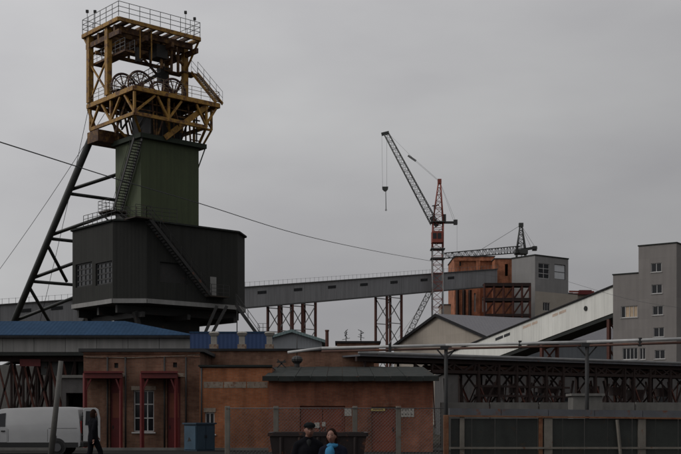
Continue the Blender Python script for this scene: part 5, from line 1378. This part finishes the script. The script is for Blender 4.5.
def person(label, loc, yaw, S, pose, coat, legs, head_kind, extra=None):
    """local frame: facing -Y, 1.75 m tall at S = 1"""
    root = thing('person', label, 'person', loc); root.rotation_euler = (0, 0, yaw); root.scale = (S, S, S)
    P = {'pelvis': V(0, 0, .96), 'waist': V(0, -.01, 1.10), 'chest': V(0, 0, 1.30), 'neckb': V(0, .01, 1.45), 'neck': V(0, -.005, 1.52), 'headb': V(0, -.02, 1.58)}
    for s, n in ((-1, 'r'), (1, 'l')):
        P['hip' + n] = V(s * .09, 0, .92); P['kn' + n] = V(s * .10, -.02, .49); P['an' + n] = V(s * .11, .03, .09); P['to' + n] = V(s * .13, -.14, .03)
        P['sh' + n] = V(s * .175, .01, 1.385); P['el' + n] = V(s * .26, .03, 1.13); P['wr' + n] = V(s * .25, -.06, .89)
    P.update({k: V(*v) for k, v in pose.items()})
    E = [('pelvis', 'waist'), ('waist', 'chest'), ('chest', 'neckb'), ('neckb', 'neck'), ('neck', 'headb')]
    RR = {'pelvis': (.15, .11), 'waist': (.135, .10), 'chest': (.16, .11), 'neckb': (.085, .075), 'neck': .055, 'headb': .055}
    for n in 'rl':
        E += [('pelvis', 'hip' + n), ('hip' + n, 'kn' + n), ('kn' + n, 'an' + n), ('an' + n, 'to' + n), ('neckb', 'sh' + n), ('sh' + n, 'el' + n), ('el' + n, 'wr' + n)]
        RR.update({'hip' + n: .085, 'kn' + n: .06, 'an' + n: .042, 'to' + n: .035, 'sh' + n: .062, 'el' + n: .043, 'wr' + n: .03})
    bm = chain_bm(P, RR, E)
    hc = P['headb'] + V(0, -.012, .06)
    def hs(p):
        t = p.z / .12
        k = 1.0 - 0.22 * max(0, -t) ** 1.5
        q = Vector((p.x * k, p.y * (1 - .08 * max(0, -t)), p.z))
        if q.y < 0 and abs(q.x) < .02 and -.045 < q.z < .015: q.y -= .02 * (1 - abs(q.x) / .02) * (1 if q.z < -.01 else .5)
        if q.y < 0 and .01 < q.z < .035 and .015 < abs(q.x) < .05: q.y += .008
        return q
    add_ellipsoid(bm, hc, .076, .096, .118, hs, 28, 22)
    for s in (-1, 1): add_ellipsoid(bm, hc + V(s * .078, .012, -.005), .012, .022, .032, None, 8, 6)
    add_ellipsoid(bm, hc + V(0, -.098, -.03), .014, .018, .02, None, 8, 6)
    for s, n in ((-1, 'r'), (1, 'l')):
        d = (P['wr' + n] - P['el' + n]).normalized(); pc = P['wr' + n] + d * .055
        sd = d.cross(V(0, -1, 0.2)).normalized(); nn_ = sd.cross(d).normalized()
        add_ellipsoid(bm, pc, .035, .024, .05, None, 12, 8)
        cur = pose.get('curl', None)
        for f in range(4):
            b0 = pc + d * .035 + sd * (-.028 + .019 * f); L_ = (.07, .08, .075, .058)[f]
            b1 = b0 + d * L_ * .5 - nn_ * .006; b2 = b1 + d * L_ * .4 - nn_ * .022
            mb = MB().tube(b0, b1, .0095, .0085, 6).tube(b1, b2, .0085, .007, 6)
            vs = [bm.verts.new(v) for v in mb.v]
            for fc in mb.f: bm.faces.new([vs[i] for i in fc])
        t0 = pc - d * .015 + sd * (.03 * -s if False else -.034); t1 = t0 + d * .035 - sd * .02; t2 = t1 + d * .03 - nn_ * .01
        mb = MB().tube(t0, t1, .011, .010, 6).tube(t1, t2, .010, .008, 6)
        vs = [bm.verts.new(v) for v in mb.v]
        for fc in mb.f: bm.faces.new([vs[i] for i in fc])
    child('body', fuse(bm, 0.008, 1), 'skin', root)
    # coat: torso, collar and sleeves
    Ec = [('hem', 'pelvis'), ('pelvis', 'waist'), ('waist', 'chest'), ('chest', 'neckb')]; Pc = dict(P); Pc['hem'] = P['pelvis'] - Z * .12
    Rc = {'hem': (.20, .145), 'pelvis': (.195, .14), 'waist': (.175, .13), 'chest': (.185, .13), 'neckb': (.095, .085)}
    for n in 'rl':
        Pc['cu' + n] = P['el' + n].lerp(P['wr' + n], .93)
        Ec += [('neckb', 'sh' + n), ('sh' + n, 'el' + n), ('el' + n, 'cu' + n)]
        Rc.update({'sh' + n: .074, 'el' + n: .062, 'cu' + n: .048})
    child('coat', chain_fig(Pc, Rc, Ec, 'pelvis'), coat, root)
    part_ = MB().lathe((0, 0, 0), [(.075, 0), (.09, .0), (.082, .055), (.068, .06)], 16)
    me = bpy.data.meshes.new('collar'); me.from_pydata([tuple(Vector((v.x, v.y * .9, v.z)) + P['neckb'] + V(0, 0, .02)) for v in part_.v], [], part_.f)
    child('collar', me, coat, root)
    El = []; Rl = {'pelvis': (.165, .125)}; Pl = dict(P)
    for n in 'rl':
        Pl['cuff' + n] = P['an' + n] + Z * .02
        El += [('pelvis', 'hip' + n), ('hip' + n, 'kn' + n), ('kn' + n, 'cuff' + n)]
        Rl.update({'hip' + n: .105, 'kn' + n: .078, 'cuff' + n: .068})
    child('trousers', chain_fig(Pl, Rl, El, 'pelvis'), legs, root)
    for n in 'rl':
        sh = bmesh.new(); m_ = (P['an' + n] + P['to' + n]) / 2
        add_ellipsoid(sh, V(m_.x, m_.y, .055), .052, .145, .058, lambda p: Vector((p.x, p.y, max(p.z, -.052))), 14, 10)
        me = bpy.data.meshes.new('shoe'); sh.to_mesh(me); sh.free(); child('shoe', me, 'van_black', root)
    # face details
    for s in (-1, 1):
        e = bmesh.new(); add_ellipsoid(e, hc + V(s * .031, -.083, .018), .012, .008, .007, None, 8, 6)
        me = bpy.data.meshes.new('eye'); e.to_mesh(me); e.free(); child('eye', me, 'van_black', root)
    e = bmesh.new(); add_ellipsoid(e, hc + V(0, -.085, -.062), .024, .008, .006, None, 8, 6)
    me = bpy.data.meshes.new('mouth'); e.to_mesh(me); e.free(); child('mouth', me, 'lips', root)
    hr_ = bmesh.new()
    if head_kind == 'cap':
        add_ellipsoid(hr_, hc + V(0, .012, .02), .083, .096, .10, lambda p: Vector((p.x, max(p.y, -.02) if p.z < .01 else p.y, max(p.z, -.06))), 20, 14)
        me = bpy.data.meshes.new('hair'); hr_.to_mesh(me); hr_.free(); child('hair', me, 'hair_brown', root)
        cp_ = bmesh.new()
        add_ellipsoid(cp_, hc + V(0, .0, .07), .098, .118, .062, lambda p: Vector((p.x, p.y, max(p.z, -.022))), 24, 12)
        add_ellipsoid(cp_, hc + V(0, -.105, .045), .075, .055, .010, None, 16, 6)
        me = bpy.data.meshes.new('cap'); cp_.to_mesh(me); cp_.free(); child('cap', me, 'cap_dark', root)
    elif head_kind == 'long':
        def lh(p):
            q = Vector(p)
            if q.z < .03 and q.y < -.015: q.y = -.015
            if q.z < 0: q.x *= 1 + .15 * min(1, -q.z / .1)
            return q
        add_ellipsoid(hr_, hc + V(0, .022, -.02), .098, .105, .165, lh, 24, 18)
        me = bpy.data.meshes.new('hair'); hr_.to_mesh(me); hr_.free(); child('hair', me, 'hair_brown', root)
    else:
        add_ellipsoid(hr_, hc + V(0, .014, .022), .084, .098, .105, lambda p: Vector((p.x, max(p.y, -.045) if p.z < .045 else p.y, max(p.z, -.07))), 20, 14)
        me = bpy.data.meshes.new('hair'); hr_.to_mesh(me); hr_.free(); child('hair', me, 'hair_brown', root)
    if extra: extra(root, P)
    return root
def shirt(root, P):
    b_ = bmesh.new(); add_ellipsoid(b_, P['neckb'] + V(0, -.072, -.045), .036, .05, .085, lambda p: Vector((p.x * (1 + p.z / .12), p.y, p.z)), 14, 10)
    me = bpy.data.meshes.new('shirt_front'); b_.to_mesh(me); b_.free(); child('shirt_front', me, 'cloth_grey', root)
def scarf(root, P):
    b_ = bmesh.new()
    add_ellipsoid(b_, P['neckb'] + V(0, -.03, .02), .105, .10, .055, lambda p: p * (1 + .06 * math.sin(14 * math.atan2(p.y, p.x))), 28, 10)
    add_ellipsoid(b_, P['neckb'] + V(-.02, -.12, -.10), .085, .05, .12, lambda p: p * (1 + .08 * math.sin(60 * p.x)), 20, 12)
    me = bpy.data.meshes.new('scarf'); b_.to_mesh(me); b_.free(); child('scarf', me, 'scarf_blue', root)
pm = G(308.5, 19.0, -0.27)
person('man in dark cap and black jacket standing before the skip', pm, R(8), 1.0, {'headb': (.012, -.03, 1.575)}, 'cloth_black', 'cloth_black', 'cap', shirt)
pw = G(333, 18.6, -0.27)
person('woman with blue scarf looking down at papers beside the man', pw, R(-14), 0.945,
       {'headb': (-.01, -.055, 1.57), 'elr': (-.235, -.02, 1.15), 'wrr': (-.06, -.26, 1.19), 'ell': (.235, -.03, 1.15), 'wrl': (.09, -.28, 1.20)}, 'cloth_navy', 'cloth_black', 'long', scarf)
# the white papers in her hands
ang = R(-14); hp0 = pw + Matrix.Rotation(ang, 3, 'Z') @ (V(0.02, -.335, 1.235) * 0.945)
rx = Matrix.Rotation(ang, 3, 'Z') @ V(1, 0, 0); ry = Matrix.Rotation(ang, 3, 'Z') @ V(0, -.8, .6)
tp = MB()
for k in range(3):
    o_ = hp0 + rx * (.02 + .012 * k) - rx * .04 + Z * .004 * k - ry * .04
    tp.hexa([o_, o_ + rx * .16, o_ + rx * .16 + ry * .12, o_ + ry * .12, o_ + Z * .002, o_ + rx * .16 + Z * .002, o_ + rx * .16 + ry * .12 + Z * .002, o_ + ry * .12 + Z * .002])
solo('folded_papers', 'small white papers held in the hands of the woman with blue scarf', 'paper', tp, 'paper', hp0)
person('person in black walking past the open rear door of the white van', G(93, 35.0), R(128), 1.015,
       {'knr': (-.09, -.20, .51), 'anr': (-.10, -.22, .09), 'tor': (-.10, -.39, .03), 'knl': (.09, .05, .49), 'anl': (.10, .28, .13), 'tol': (.10, .14, .03),
        'elr': (-.26, .12, 1.15), 'wrr': (-.24, .10, .90), 'ell': (.26, -.05, 1.14), 'wrl': (.22, -.22, .97)}, 'cloth_black', 'cloth_black', 'long')
